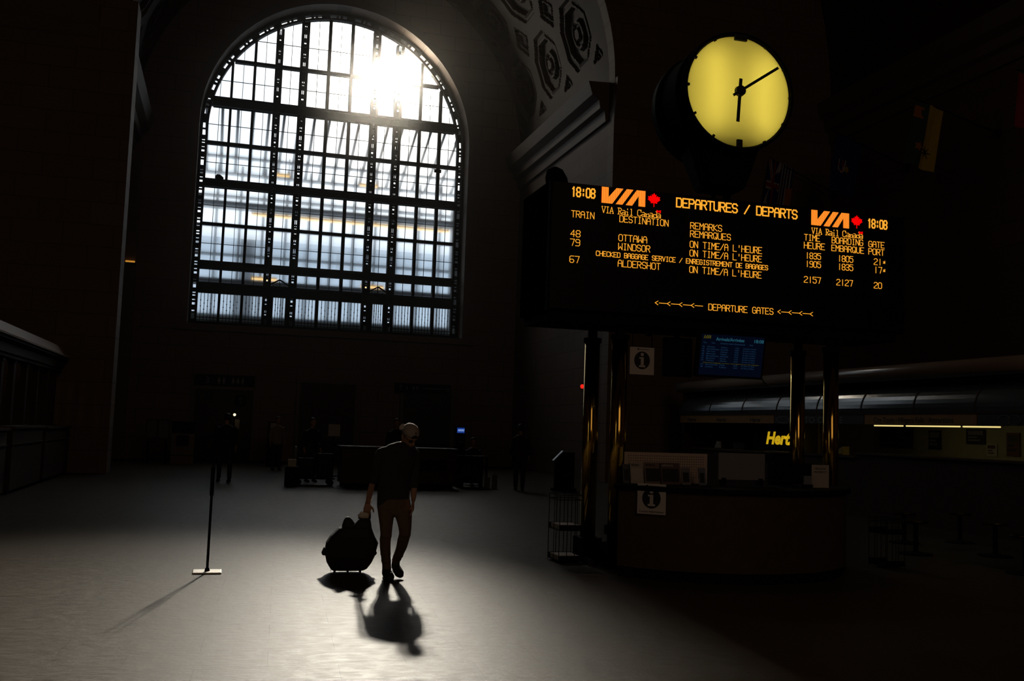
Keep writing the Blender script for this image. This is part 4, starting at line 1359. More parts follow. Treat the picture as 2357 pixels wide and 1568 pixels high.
# lit sign, fluorescent tube, papers and posters inside the kiosk
M['lit_yellow'] = mat('lit_yellow', (0.5, 0.4, 0.02), 0.5, emit=(0.80, 0.50, 0.012), estr=0.62, var=0)
t = thing('lit_sign', (13.4, 22.4, 1.3), 'black box sign with slanted glowing yellow letters at the kiosk', 'sign')
G().box(13.41, 13.52, 21.75, 23.25, 1.30, 1.98).build('box', 'black', t)
g = G()
put_text(g, 'Hertz', (13.405, 22.93, 1.44), UY, UZ, 0.42, width=1.42, bold=0.045, shear=0.22)
g.build('letters', 'lit_yellow', t, fix=False)
G().box(13.38, 13.5, 21.8, 22.95, 1.25, 1.27).build('shelf_edge', 'steel', t)
G().box(13.42, 13.5, 22.3, 22.4, 1.20, 1.30).build('bracket', 'black', t)
M['tube_kiosk'] = mat('kiosk_tube', (0.8, 0.8, 0.5), 0.5, emit=(1.0, 0.80, 0.30), estr=0.9, var=0)
t = thing('strip_lamp', (13.5, 16.8, 1.97), 'thin glowing yellow strip lamp under the orange tours sign', 'lamp')
for ya, yb in ((18.6, 17.65), (17.55, 15.98), (15.9, 14.95)):
    G().sweep([(13.5, ya, 1.93), (13.5, yb, 1.93)], 0.014, 8).build('tube', 'tube_kiosk', t)
lamp('strip_lamp_light', 'AREA', (13.6, 16.8, 1.90), (14.6, 16.8, 1.0), 1.1, (1.0, 0.85, 0.42), 3.6, 0.06, 'RECTANGLE')
G().box(13.46, 13.56, 14.9, 18.7, 1.95, 2.03).build('housing', 'black', t)
G().box(13.48, 13.54, 16.6, 16.7, 2.03, 2.84).box(13.48, 13.54, 18.0, 18.1, 2.03, 2.84).build('hanger', 'black', t)


def sheet(name, x, ya, yb, za, zb, m, lb, cat='poster', ink=None):
    t = thing(name, (x, (ya + yb) / 2, za), lb, cat)
    G().box(x, x + 0.02, min(ya, yb), max(ya, yb), za, zb).build('board', m, t)
    if ink:
        w_, h = abs(ya - yb), zb - za
        g = G()
        for a, b, c, d in ((.1, .9, .62, .9), (.1, .6, .42, .52), (.1, .75, .22, .32)):
            g.add([(x - 0.004, max(ya, yb) - w_ * p, za + h * q) for p, q in ((a, c), (b, c), (b, d), (a, d))], [(0, 1, 2, 3)])
        g.build('print', ink, t, fix=False)
    return t


M['poster_dark'] = mat('poster_dark', (0.02, 0.018, 0.02), 0.5)
M['poster_red'] = mat('poster_red', (0.10, 0.03, 0.02), 0.5)
M['paper_yellow'] = mat('paper_yellow', (0.6, 0.5, 0.1), 0.7)
t = sheet('lottery_poster', 15.36, 20.95, 19.75, 1.45, 1.93, 'poster_dark', 'dark poster with three short lines of grey words behind the kiosk counter')
g = G()
for k, s_ in enumerate(('Lotto', 'Centre', 'de Loto')): put_text(g, s_, (15.352, 20.30, 1.78 - 0.125 * k), UY, UZ, 0.11, bold=0.01)
g.build('lettering', 'grey_letter', t, fix=False)
g = G()
for k in range(4):
    g.add([(15.352, 20.86 - 0.13 * k + 0.055 * math.cos(q), 1.68 + 0.055 * math.sin(q)) for q in [2 * PI * i / 14 for i in range(14)]], [tuple(range(14))])
g.build('dots', 'poster_red', t, fix=False)
sheet('wall_poster', 15.36, 19.2, 18.8, 1.45, 1.88, 'poster_dark', 'narrow dark poster on the pale kiosk wall right of the lottery poster', ink='grey_letter')
sheet('wide_poster', 15.36, 18.0, 17.45, 1.60, 1.92, 'poster_dark', 'wide dark poster under the right end of the strip lamp', ink='grey_letter')
sheet('red_poster', 15.36, 16.85, 16.5, 1.38, 1.86, 'poster_red', 'tall dark red poster near the right edge of the kiosk', ink='poster_dark')
sheet('brochure_panel', 15.36, 17.40, 17.12, 1.36, 1.62, 'paper', 'pale square leaflet panel below the wide poster in the kiosk', ink='poster_red')
sheet('hung_paper', 14.6, 21.55, 21.2, 1.72, 1.96, 'paper_yellow', 'small yellow lit-looking paper hanging between the two right columns', 'paper')
t = thing('cash_register', (14.0, 17.9, 1.34), 'dark machine with a pale base standing behind the kiosk counter', 'machine')
G().box(14.2, 14.7, 17.6, 18.2, 1.02, 1.10).build('base', 'paper', t)
G().box(14.25, 14.65, 17.62, 18.18, 1.10, 1.32).build('housing', 'black', t)
G().box(14.15, 14.75, 17.5, 18.3, 0, 1.02).build('stand', 'wood', t)
t = thing('yellow_bag', (13.55, 19.55, 1.26), 'yellow slanted bag lying at the counter beside the rightmost column', 'bag')
G().prism([(19.80, 1.26), (19.45, 1.26), (19.45, 1.46), (19.58, 1.42)], lambda a, b: (13.3, a, b), lambda a, b: (13.48, a, b)).build('bag', 'paper_yellow', t, bevel=0.02)
G().sweep([(13.39, 19.50, 1.44), (13.39, 19.55, 1.52), (13.39, 19.62, 1.42)], 0.008, 6).build('strap', 'black', t)
t = thing('desk_chair', (14.3, 26.5, 0), 'dark high-backed chair behind the far kiosk counter', 'chair')
G().loft([(14.4, 26.6, 1.0, .10, .28), (14.4, 26.6, 1.3, .09, .30), (14.42, 26.6, 1.65, .08, .27), (14.44, 26.6, 1.82, .06, .15)], 16, 3).build('backrest', 'black', t)
G().box(14.0, 14.45, 26.3, 26.85, 0.5, 0.6).build('seat', 'black', t)
G().cyl(14.25, 26.58, 0.0, 0.06, 0.28).cyl(14.25, 26.58, 0.06, 0.5, 0.03).box(14.38, 14.42, 26.55, 26.65, 0.6, 1.0).build('stem', 'black', t)
t = thing('card_holder', (13.2, 25.2, 1.24), 'small pale card stand on the far kiosk counter', 'card')
G().prism([(25.35, 1.24), (25.0, 1.24), (25.05, 1.44), (25.22, 1.44)], lambda a, b: (13.2, a, b), lambda a, b: (13.24, a, b)).build('card', 'paper', t)
G().box(13.18, 13.3, 25.0, 25.36, 1.24, 1.255).build('foot', 'black', t)
t = thing('open_sign', (13.3, 24.2, 1.24), 'small dim red OPEN sign on the far kiosk counter', 'sign')
G().box(13.32, 13.36, 23.9, 24.5, 1.24, 1.42).build('panel', 'strip_black', t)
g = G()
put_text(g, 'OPEN', (13.315, 24.46, 1.28), UY, UZ, 0.14, width=0.5, bold=0.01)
g.build('lettering', 'poster_red', t, fix=False)

# ------------------------------------------------------------------ flags on slanted poles along the right wall
M['f_yellow'] = mat('flag_yellow', (0.55, 0.40, 0.03), 0.9)
M['f_green'] = mat('flag_green', (0.03, 0.07, 0.06), 0.9)
M['f_blue'] = mat('flag_blue', (0.012, 0.02, 0.16), 0.9)
M['f_white'] = mat('flag_white', (0.45, 0.42, 0.40), 0.9)
M['f_red'] = mat('flag_red', (0.30, 0.02, 0.015), 0.9)
M['f_orange'] = mat('flag_orange', (0.45, 0.16, 0.02), 0.9)


def flag(y, base, tip, q, lb, pieces):
    """q: top-left, top-right, bottom-right, bottom-left as (x, z); pieces: (material, outline in u, v)"""
    t = thing('flag', (base[0], y, base[1]), lb, 'flag', 'flags on poles along the right wall')
    G().sweep([(base[0] + 0.1, y, base[1] - 0.03), (tip[0], y, tip[1])], [0.022, 0.016], 8).build('pole', 'black', t)
    G().ball(base[0], y, base[1], 0.09, n=10).cyl(base[0] + 0.05, y, base[1] - 0.15, base[1] + 0.1, 0.05, 10).build('bracket', 'black', t)

    def at(u, v, d=0.0):
        x = (q[0][0] * (1 - u) + q[1][0] * u) * (1 - v) + (q[3][0] * (1 - u) + q[2][0] * u) * v
        z = (q[0][1] * (1 - u) + q[1][1] * u) * (1 - v) + (q[3][1] * (1 - u) + q[2][1] * u) * v
        return (x, y - d + 0.05 * math.sin(u * 9 + v * 2) * (0.3 + v), z)
    first = True
    for k, (nm, m, polys) in enumerate(pieces):
        g = G()
        for (u0, u1, v0, v1) in polys if isinstance(polys, list) else []:
            n1, n2 = max(1, int(abs(u1 - u0) * 10)), max(1, int(abs(v1 - v0) * 10))
            for i in range(n1):
                for j in range(n2):
                    ua, ub = u0 + (u1 - u0) * i / n1, u0 + (u1 - u0) * (i + 1) / n1
                    va, vb = v0 + (v1 - v0) * j / n2, v0 + (v1 - v0) * (j + 1) / n2
                    g.add([at(ua, va, .006 * k), at(ub, va, .006 * k), at(ub, vb, .006 * k), at(ua, vb, .006 * k)], [(0, 1, 2, 3)])
        if isinstance(polys, tuple):
            for pl in polys: g.add([at(u, v, .006 * k) for u, v in pl], [tuple(range(len(pl)))])
        g.build(nm, m, t, fix=False)


def star(u, v, r, n=8, k=0.25):
    return [(u + r * (1 if i % 2 == 0 else k) * math.cos(PI * i / n), v + 0.55 * r * (1 if i % 2 == 0 else k) * math.sin(PI * i / n)) for i in range(2 * n)]


flag(21.5, (19.4, 9.92), (16.75, 10.53), [(16.80, 10.51), (17.70, 10.32), (17.33, 8.60), (16.49, 8.81)], 'green and yellow flag with a dark flower hanging from the pole nearest the top right',
     [('cloth', 'f_green', [(0, .52, 0, 1)]), ('yellow_half', 'f_yellow', [(.52, 1, 0, 1)]), ('badge', 'f_orange', ([(.06, .08), (.36, .08), (.36, .26), (.06, .26)],)),
      ('badge_field', 'f_green', ([(.14, .12), (.36, .12), (.36, .22), (.14, .22)],)), ('leaf', 'f_orange', (star(.34, .70, .14, 5, .55),)), ('flower', 'blackink', (star(.64, .74, .22, 7, .2),))])
flag(25.2, (19.4, 9.90), (16.9, 10.70), [(16.957, 10.677), (17.898, 10.44), (17.486, 8.721), (16.747, 8.949)], 'blue flag with a small shield hanging in the middle of the right wall',
     [('cloth', 'f_blue', [(0, 1, 0, 1)]), ('shield', 'f_white', ([(.22, .42), (.48, .42), (.48, .60), (.35, .67), (.22, .60)],)), ('cross', 'f_red', ([(.22, .50), (.48, .50), (.48, .53), (.22, .53)], [(.33, .42), (.37, .42), (.37, .64), (.33, .64)])),
      ('sheaf', 'f_yellow', (star(.56, .56, .13, 6, .6),))])
st_ = []
for k in range(4): st_.append((.52 + .12 * k, .57 + .12 * k, 0, 1))
flag(28.95, (19.4, 9.9), (16.9, 10.87), [(16.947, 10.842), (17.86, 10.58), (17.62, 8.9), (16.694, 9.127)], 'red, white and blue striped flag hanging just above the departures board',
     [('cloth', 'f_blue', [(0, 1, 0, 1)]), ('stripes', 'f_white', st_), ('white_cross', 'f_white', ([(0, .0), (.08, .0), (.48, .9), (.48, 1), (.40, 1), (0, .1)], [(.48, 0), (.48, .1), (.08, 1), (0, 1), (0, .9), (.40, 0)], [(0, .42), (.48, .42), (.48, .58), (0, .58)])),
      ('red_cross', 'f_red', ([(0, .46), (.48, .46), (.48, .54), (0, .54)], [(.21, 0), (.27, 0), (.27, 1), (.21, 1)], [(.02, 0), (.48, .96), (.46, 1), (0, .04)])), ('sun', 'f_orange', ([(.80, .45), (1, .40), (1, 1), (.80, .95)],))])
flag(17.8, (19.4, 9.9), (16.6, 10.0), [(16.66, 9.95), (17.56, 9.8), (17.4, 8.5), (16.585, 8.70)], 'dark red flag cut off by the right edge of the photo', [('cloth', 'f_red', [(0, 1, 0, 1)])])

# ------------------------------------------------------------------ left side: ticket counters and the wooden screen with its pale ledge
sn = thing('ticket_screen', (-4.3, 24.5, 0), 'dark wooden colonnade with a pale sloping ledge along the left side', 'counter screen')
for y in (19.7, 20.8, 22.0, 23.2, 24.6, 26.0, 27.3, 28.5):
    p = G().box(-4.46, -4.34, y - 0.09, y + 0.09, 1.30, 2.62).build('post', 'wood', sn)
    G().box(-4.48, -4.32, y - 0.12, y + 0.12, 2.62, 2.70).build('capital', 'wood', p)
G().box(-4.6, -4.28, 18.2, 28.9, 2.70, 2.78).box(-4.6, -4.24, 18.2, 28.9, 2.78, 2.98).box(-4.6, -4.2, 18.2, 28.9, 2.98, 3.02).build('entablature', 'wood', sn)
G().box(-4.6, -4.14, 18.2, 28.95, 3.02, 3.08).build('cornice', 'wood', sn)
G().prism([(-4.10, 3.08), (-4.10, 3.12), (-4.28, 3.36), (-4.6, 3.40), (-4.6, 3.08)], lambda a, b: (a, 18.2, b), lambda a, b: (a, 28.95, b)).build('ledge', 'ledge', sn)
G().box(-4.6, -4.3, 18.2, 28.95, 0, 1.30).build('base_wall', 'wood', sn)
for (ya, yb, h, lb) in ((18.3, 20.75, 1.30, 'dark wooden ticket counter nearest the camera at the left edge'), (21.3, 24.6, 1.32, 'dark wooden ticket counter in the middle of the left row'), (25.0, 28.6, 1.28, 'dark wooden ticket counter at the far end of the left row')):
    t = thing('ticket_counter', (-3.95, (ya + yb) / 2, 0), lb, 'counter', 'ticket counters at the left')
    G().box(-4.28, -3.93, ya, yb, 0.08, h - 0.05).build('body', 'wood', t)
    G().box(-4.28, -3.88, ya - 0.03, yb + 0.03, h - 0.05, h).build('counter_top', 'woodl', t)
    G().box(-4.28, -3.98, ya + 0.03, yb - 0.03, 0, 0.08).build('plinth', 'black', t)
    G().box(-3.93, -3.90, ya, yb, 0.95, 0.98).build('rail', 'steel', t)

# warm lamp on a small ledge at the corner of the end wall
M['warm'] = mat('warm_lamp', (0.5, 0.3, 0.1), 0.5, emit=(1.0, 0.42, 0.05), estr=0.55, var=0)
t = thing('wall_lamp', (-3.75, 39.7, 7.33), 'small warm orange lamp on a ledge high beside the arched window', 'lamp')
G().box(-3.93, -3.60, 39.66, 39.7, 7.34, 7.40).build('glow_strip', 'warm', t)
G().box(-3.96, -3.56, 39.6, 39.76, 7.28, 7.33).build('ledge', 'trim', t)
# red signal on the recess wall
M['redlamp'] = mat('red_lamp', (0.4, 0, 0), 0.3, emit=(1.0, 0.02, 0.01), estr=0.9, var=0)
t = thing('signal_lamp', (11.42, 31.3, 3.07), 'small glowing red signal lamp left of the brass columns', 'lamp')
G().ball(11.40, 31.3, 3.07, 0.075).build('lens', 'redlamp', t, smooth=True)
G().box(11.42, 11.5, 31.18, 31.42, 2.95, 3.2).build('housing', 'black', t)

# ------------------------------------------------------------------ doorways and signs in the end wall
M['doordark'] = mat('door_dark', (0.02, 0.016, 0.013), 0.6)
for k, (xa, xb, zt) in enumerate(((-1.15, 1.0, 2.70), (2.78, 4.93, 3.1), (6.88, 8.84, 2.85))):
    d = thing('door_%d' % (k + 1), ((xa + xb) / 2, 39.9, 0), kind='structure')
    G().box(xa, xb, 39.93, 39.99, 0, zt).build('leaf', 'doordark', d)  # dark panel on the wall, painted for the shade of an open doorway
    G().box(xa - 0.14, xa, 39.85, 40.0, 0, zt + 0.14).build('jamb', 'trim', d)
    G().box(xb, xb + 0.14, 39.85, 40.0, 0, zt + 0.14).build('jamb', 'trim', d)
    G().box(xa, xb, 39.85, 40.0, zt, zt + 0.14).build('lintel', 'trim', d)
M['pict'] = mat('pictogram_grey', (0.30, 0.28, 0.25), 0.6)


def figure(g, x, y, z, h, skirt=False):
    g.add([(x + h * .1 * math.cos(q), y, z + h * .88 + h * .1 * math.sin(q)) for q in [2 * PI * i / 12 for i in range(12)]], [tuple(range(12))])
    w_ = h * (.16 if not skirt else .1)
    g.add([(x - w_, y, z + h * .74), (x + w_, y, z + h * .74), (x + (h * .26 if skirt else w_), y, z + h * .32), (x - (h * .26 if skirt else w_), y, z + h * .32)], [(0, 1, 2, 3)])
    for s in (-1, 1): g.add([(x + s * h * .08 - h * .05, y, z), (x + s * h * .08 + h * .05, y, z), (x + s * h * .08 + h * .05, y, z + h * .34), (x + s * h * .08 - h * .05, y, z + h * .34)], [(0, 1, 2, 3)])


def arrow(g, x, y, z, s, ang):
    c, q = math.cos(ang), math.sin(ang)
    for a, b in (((-1, 0), (1, 0)), ((1, 0), (.35, .6)), ((1, 0), (.35, -.6))):
        g.bar(*[(x + s * (u * c - v * q), y, z + s * (u * q + v * c)) for u, v in (a, b)], s * 0.22, 0.006)


t = thing('washroom_sign', (-0.1, 39.78, 2.85), 'black sign with a figure 3 and pictograms over the left doorway of the end wall', 'sign')
G().box(-1.2, 1.03, 39.74, 39.84, 2.85, 3.26).build('panel', 'black', t)
g = G()
put_text(g, '3', (-0.80, 39.735, 2.92), (1, 0, 0), (0, 0, 1), 0.36)
for x, sk in ((-0.30, True), (-0.12, False), (0.22, False), (0.40, True), (0.58, False)): figure(g, x, 39.735, 2.92, 0.26, sk)
g.build('pictograms', 'pict', t, fix=False)
t = thing('direction_sign', (7.6, 39.78, 2.9), 'black direction sign with arrows over the right doorway of the end wall', 'sign')
G().box(6.5, 8.78, 39.74, 39.84, 2.88, 3.26).build('panel', 'black', t)
g = G()
arrow(g, 6.72, 39.735, 3.07, 0.10, PI / 2)
put_text(g, '3', (6.92, 39.735, 2.98), (1, 0, 0), (0, 0, 1), 0.24)
for x, sk in ((7.24, True), (7.38, False)): figure(g, x, 39.735, 2.98, 0.2, sk)
arrow(g, 8.60, 39.735, 3.07, 0.10, 0)
g.add([(7.62, 39.735, 3.06), (8.4, 39.735, 3.06), (8.4, 39.735, 3.09), (7.62, 39.735, 3.09)], [(0, 1, 2, 3)])
g.build('pictograms', 'pict', t, fix=False)
t = thing('arrow_sign', (0.53, 39.7, 2.2), 'small dark sign with a green up arrow in the left doorway', 'sign')
G().box(0.33, 0.73, 39.80, 39.9, 2.1, 2.52).build('panel', 'black', t)
g = G()
arrow(g, 0.53, 39.795, 2.31, 0.13, PI / 2)
g.build('arrow', mat('sign_green', (0.05, 0.22, 0.15), 0.6), t, fix=False)
M['lampwhite'] = mat('small_lamp', (0.8, 0.7, 0.5), 0.5, emit=(1.0, 0.78, 0.40), estr=2.2, var=0)
t = thing('small_lamp', (0.33, 38, 0), 'tiny bright white lamp on a dark post in front of the left doorway', 'lamp')
G().ball(0.33, 37.96, 1.75, 0.05, n=12).build('bulb', 'lampwhite', t, smooth=True)
G().cyl(0.33, 38.02, 0, 1.72, 0.025, 10).cyl(0.33, 38.02, 0, 0.03, 0.16, 16).build('post', 'black', t)
G().box(0.36, 0.52, 38.0, 38.03, 1.25, 1.58).build('card', 'paper', t)

# machines, posters and notices in the dim end of the hall
t = thing('ticket_machine', (-1.35, 36.2, 0), 'pale ticket machine with a dark screen left of the pole stand, far off', 'machine')
G().box(-1.72, -0.97, 36.0, 36.5, 0.30, 1.05).box(-1.72, -0.97, 36.1, 36.5, 0.0, 0.30).build('cabinet', mat('machine_olive', (0.16, 0.14, 0.08), 0.6), t)
G().box(-1.55, -1.15, 35.98, 36.0, 0.62, 0.98).build('screen', 'screen', t)
G().box(-1.72, -0.97, 36.0, 36.5, 1.05, 1.45).build('hood', 'black', t)
t = thing('poster_case', (-2.18, 36, 0), 'dark stand with two pale posters at the far left of the end wall', 'poster stand')
G().box(-2.56, -1.80, 36.02, 36.08, 0.80, 1.5).build('panel', 'wood', t)
for x in (-2.52, -2.13): G().box(x, x + 0.3, 36.0, 36.02, 0.86, 1.45).build('poster', mat('poster_blue', (0.10, 0.10, 0.11), 0.6), t)
G().box(-2.5, -2.44, 36.03, 36.07, 0, 0.8).box(-1.92, -1.86, 36.03, 36.07, 0, 0.8).build('legs', 'black', t)
t = thing('cash_machine', (1.68, 36.2, 0), 'narrow cash machine with a dark window beside the left doorway', 'machine')
G().box(1.48, 1.88, 36.0, 36.5, 0, 1.55).build('cabinet', 'wood', t)
G().box(1.55, 1.82, 35.98, 36.0, 0.95, 1.50).build('face', 'paper', t)
G().box(1.60, 1.76, 35.97, 35.98, 1.0, 1.22).build('screen', 'screen', t)
t = thing('notice_board', (3.14, 30, 0), 'pale square notice on a thin stand behind the far wooden counter', 'notice')
G().box(2.97, 3.31, 30.0, 30.03, 1.19, 1.54).build('sheet', 'paper', t)
G().cyl(3.14, 30.06, 0, 1.5, 0.02, 10).cyl(3.14, 30.06, 0, 0.03, 0.18, 16).build('stand', 'black', t)
fc = thing('wooden_counter', (4.3, 25.8, 0), 'wide wooden counter standing far behind the walking person', 'counter')
G().box(2.87, 5.80, 25.3, 26.1, 0.1, 0.98).build('body', 'woodl', fc)
G().box(2.82, 5.86, 25.24, 26.16, 0.98, 1.02).build('counter_top', 'woodl', fc)
G().box(2.92, 5.75, 25.36, 26.0, 0.0, 0.1).build('plinth', 'black', fc)
G().box(4.75, 5.55, 25.27, 25.3, 0.45, 0.72).build('recess', 'black', fc)
tb = thing('side_table', (6.35, 26, 0), 'dark table right of the far wooden counter, papers along its top', 'table')
G().box(5.95, 6.78, 25.7, 26.3, 0.80, 0.84).build('tabletop', 'black', tb)
for x in (5.98, 6.72):
    for y in (25.73, 26.24): G().box(x, x + 0.05, y, y + 0.05, 0, 0.80).build('leg', 'black', tb)
G().box(6.03, 6.72, 26.2, 26.22, 0.1, 0.80).build('modesty_panel', 'wood', tb)
for i, (x, y, a) in enumerate(((6.02, 25.78, .3), (6.22, 25.8, -.2), (6.43, 25.78, .15), (6.63, 25.76, -.4))):
    R_ = Matrix.Translation((x, y, 0.842)) @ Matrix.Rotation(a, 4, 'Z')
    o = G().box(-.07, .07, -.05, .05, 0, 0.006, R_).build('paper_sheet', 'white')
    tag(o, ('white sheet at the left end of the far dark table', 'white sheet second from the left on the far dark table', 'white sheet third from the left on the far dark table', 'white sheet at the right end of the far dark table')[i], 'paper', 'papers on the far table')
stand_person('p', 6.60, 26.75, 1.70, 0.0, 'person in brown sitting behind the far dark table', 'coat_brown', 'jeans', 'sit')
t = thing('stool', (6.6, 26.75, 0), 'low stool under the person sitting behind the far table', 'stool')
G().cyl(6.6, 26.78, 0.40, 0.43, 0.18, 18).build('seat', 'black', t)
G().cyl(6.6, 26.78, 0.0, 0.40, 0.03, 10).cyl(6.6, 26.78, 0, 0.02, 0.2, 18).build('stem', 'black', t)
M['bluescr'] = mat('blue_screen', (0, 0, 0.02), 0.3, emit=(0.03, 0.12, 0.75), estr=0.30, var=0)
M['bluetxt'] = mat('blue_screen_text', (0, 0, 0.02), 0.3, emit=(0.35, 0.55, 1.0), estr=0.75, var=0)
t = thing('blue_screen', (6.16, 26.4, 0), 'small blue lit screen on a thin machine above the far dark table', 'screen')
G().box(6.06, 6.26, 26.40, 26.43, 1.43, 1.57).build('display', 'bluescr', t)
g = G()
for k in range(6):
    x = 6.075 + k * 0.029
    g.add([(x, 26.398, 1.475), (x + 0.016, 26.398, 1.475), (x + 0.03, 26.398, 1.53), (x + 0.014, 26.398, 1.53)], [(0, 1, 2, 3)])
g.build('lettering', 'bluetxt', t, fix=False)
G().box(6.03, 6.29, 26.43, 26.75, 0.0, 1.60).build('cabinet', 'black', t)
G().box(6.13, 6.23, 26.41, 26.43, 1.17, 1.21).build('key_panel', mat('key_green', (0.1, 0.2, 0.14), 0.5), t)
for x, h, lb in ((6.72, 0.30, 'pale paper bag under the right end of the far table, the shorter one'), (6.92, 0.36, 'pale paper bag standing right of the far table, the taller one')):
    t = thing('paper_bag', (x, 25.55, 0), lb, 'bag', 'paper bags by the far table')
    G().loft([(x, 25.55, 0, .07, .045), (x, 25.55, h * .7, .072, .045), (x, 25.55, h, .075, .03)], 12, 5).build('bag', mat('bag_lilac', (0.20, 0.17, 0.19), 0.8), t)
    G().sweep([(x - .03, 25.55, h), (x - .02, 25.55, h + .07), (x + .02, 25.55, h + .07), (x + .03, 25.55, h)], .005, 5).build('handle', 'paper', t)
tr = thing('luggage_cart', (2.3, 25.9, 0), 'dark luggage cart left of the far wooden counter', 'cart')
G().box(1.75, 2.75, 25.6, 26.2, 0.16, 0.20).build('deck', 'black', tr)
G().sweep([(1.78, 25.62, .2), (1.78, 25.62, .95), (1.78, 26.18, .95), (1.78, 26.18, .2)], .018, 8).build('push_bar', 'steel', tr)
for x in (1.85, 2.65):
    for y in (25.66, 26.14): G().rings([[Vector((x + .08 * math.cos(q), y - .02, .08 + .08 * math.sin(q))) for q in [2 * PI * i / 16 for i in range(16)]], [Vector((x + .08 * math.cos(q), y + .02, .08 + .08 * math.sin(q))) for q in [2 * PI * i / 16 for i in range(16)]]]).build('wheel', 'rubber', tr)
for x, w_, h, z, lb in ((2.05, .2, .48, .2, 'black case standing on the left of the luggage cart'), (2.52, .2, .60, .2, 'black case standing on the right of the luggage cart')):
    t = thing('travel_case', (x, 25.9, z), lb, 'suitcase', 'cases on the luggage cart')
    G().loft([(x, 25.9, z, w_, .13), (x, 25.9, z + .04, w_ + .01, .14), (x, 25.9, z + h - .04, w_ + .01, .14), (x, 25.9, z + h, w_, .12)], 16, 6).build('shell', 'bag', t)
    G().sweep([(x - .06, 25.9, z + h - .01), (x - .05, 25.9, z + h + .04), (x + .05, 25.9, z + h + .04), (x + .06, 25.9, z + h - .01)], .009, 6).build('handle', 'rubber', t)
t = thing('cardboard_box', (2.0, 25.35, 0), 'small pale box on the floor in front of the luggage cart', 'box')
G().box(1.55, 1.75, 25.2, 25.45, 0.48, 0.66).build('carton', 'paper', t)
G().box(1.50, 1.80, 25.15, 25.5, 0.0, 0.48).build('stand', 'black', t)

# ------------------------------------------------------------------ lectern, newspaper racks, stools
t = thing('lectern', (8.62, 25, 0), 'narrow lectern with a steep shiny slanted top left of the brass columns', 'lectern')
G().prism([(8.36, 0.80), (8.62, 1.06), (8.62, 1.02), (8.38, 0.77)], lambda a, b: (a, 25.0, b), lambda a, b: (a, 25.14, b)).build('slanted_top', 'steel', t)
G().prism([(8.42, 0.08), (8.95, 0.08), (8.95, 1.02), (8.62, 1.02), (8.42, 0.81)], lambda a, b: (a, 25.01, b), lambda a, b: (a, 25.13, b)).build('body', 'black', t)
G().box(8.36, 9.0, 24.95, 25.2, 0, 0.08).build('base', 'black', t)


def wire_rack(x0, x1, y0, y1, h, shelves, lb):
    t = thing('newspaper_rack', ((x0 + x1) / 2, (y0 + y1) / 2, 0), lb, 'rack')
    g = G()
    for x in (x0, (2 * x0 + x1) / 3, (x0 + 2 * x1) / 3, x1):
        for y in (y0, y1): g.cyl(x, y, 0.0, h, 0.005, 6)
    g.cyl(x0, (y0 + y1) / 2, 0, h, 0.004, 6).cyl(x1, (y0 + y1) / 2, 0, h, 0.004, 6)
    for z in (h, h * 0.93): g.sweep([(x0, y0, z), (x1, y0, z), (x1, y1, z), (x0, y1, z), (x0, y0, z)], 0.005, 6)
    g.build('wire_frame', 'black', t)
    for z in shelves: G().box(x0, x1, y0, y1, z - 0.07, z - 0.062).box(x0, x1, y0, y0 + .006, z - 0.07, z).box(x0, x1, y1 - .006, y1, z - 0.07, z).build('tray', 'black', t)
    return t


wire_rack(3.98, 4.28, 11.60, 12.02, 0.82, (0.46, 0.09), 'wire newspaper rack beside the left brass columns')
for z, lb in ((0.40, 'white newspaper stack on the upper tray of the left wire rack'), (0.03, 'white newspaper stack on the lower tray of the left wire rack')):
    t = thing('newspaper_stack', (4.13, 11.8, z), lb, 'newspapers', 'newspapers in the wire rack')
    G().box(4.0, 4.26, 11.63, 11.99, z, z + 0.055).build('paper', 'white', t)
    G().box(4.02, 4.24, 11.65, 11.95, z + 0.055, z + 0.06).build('top_copy', 'white', t)
wire_rack(8.12, 8.40, 10.95, 11.3, 0.62, (0.50, 0.10), 'wire newspaper rack on the right side of the round desk')
t = thing('floor_plate', (4.33, 11.55, 0), 'small slanted steel plate at the foot of the left wire rack', 'plate')
G().prism([(4.28, 0.0), (4.37, 0.0), (4.37, 0.05), (4.31, 0.09)], lambda a, b: (a, 11.40, b), lambda a, b: (a, 11.56, b)).build('plate', 'steel', t)
G().box(4.30, 4.36, 11.56, 11.60, 0, 0.03).build('hinge', 'black', t)
stl = None
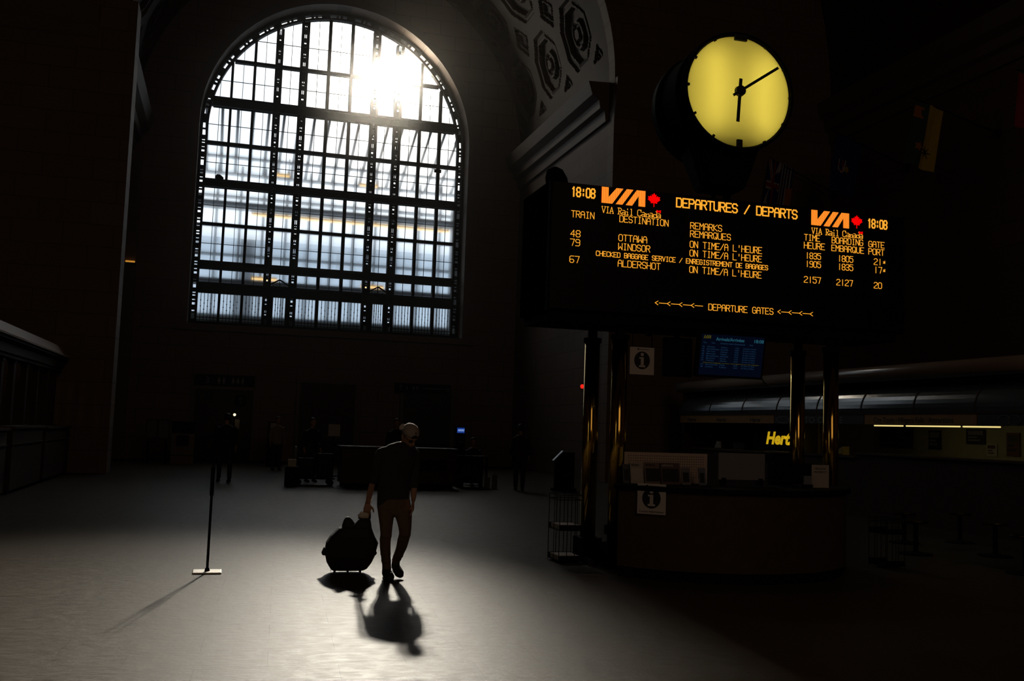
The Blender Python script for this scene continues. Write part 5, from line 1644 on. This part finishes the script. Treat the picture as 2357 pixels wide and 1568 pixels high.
STOOLS = [(9.66, 12.35, 'stool with a brass edged seat right of the round desk, the one catching orange light'), (10.5, 13.7, 'dark stool behind the brass edged one on the right'), (11.6, 13.75, 'dark stool farthest back on the right, below the tours sign'),
          (10.82, 12.1, 'dark stool near the right edge below the ringed name strip'), (9.80, 10.45, 'dark stool at the very right edge of the photo')]
for i, (x, y, lb) in enumerate(STOOLS):
    if i == 0:
        s0 = thing('stool', (x, y, 0))
        G().cyl(x, y, 0, 0.02, 0.23, 28).cyl(x, y, 0.02, 0.045, 0.20, 28, 0.05).build('base', 'black', s0)
        G().cyl(x, y, 0.04, 0.45, 0.035, 16).build('stem', 'black', s0)
        G().cyl(x, y, 0.45, 0.49, 0.17, 28).build('seat', 'black', s0)
        G().rings([[Vector((x + .172 * math.cos(2 * PI * k / 28), y + .172 * math.sin(2 * PI * k / 28), z)) for k in range(28)] for z in (.475, .485)], cap=False).build('seat_edge', 'brass', s0)
        o = s0
    else:
        o = copy_tree(s0)
    o.location = (x, y, 0)
    tag(o, lb, 'stool', 'stools on the right')
t = thing('horn_speaker', (3.92, 11.9, 4.59), 'dark rounded loudspeaker on the back left corner of the departures board', 'loudspeaker')
G().loft([(3.92, 11.9, 4.66, .10, .12), (3.92, 11.9, 4.72, .14, .16), (3.90, 11.9, 4.82, .14, .16), (3.88, 11.9, 4.92, .10, .12), (3.88, 11.9, 4.96, .03, .04)], 18).build('horn', 'matte_black', t, smooth=True)
G().cyl(3.92, 11.9, 4.59, 4.68, 0.04, 12).build('mount', 'black', t)

hz = bpy.data.materials.new('hall_haze')
hz.use_nodes = True
nn, ll = hz.node_tree.nodes, hz.node_tree.links
nn.remove(nn['Principled BSDF'])
vv_ = nn.new('ShaderNodeVolumeScatter')
vv_.inputs['Color'].default_value = (1.0, 0.95, 0.88, 1)
vv_.inputs['Density'].default_value = 0.0078
vv_.inputs['Anisotropy'].default_value = 0.6
ll.new(vv_.outputs[0], nn['Material Output'].inputs['Volume'])
o = G().box(RL + 0.05, RR - 0.05, 30.5, 39.6, 1.0, 20.0).build('haze', hz)  # scattering box added to imitate lens flare round the sunlit window
o['kind'] = 'structure'
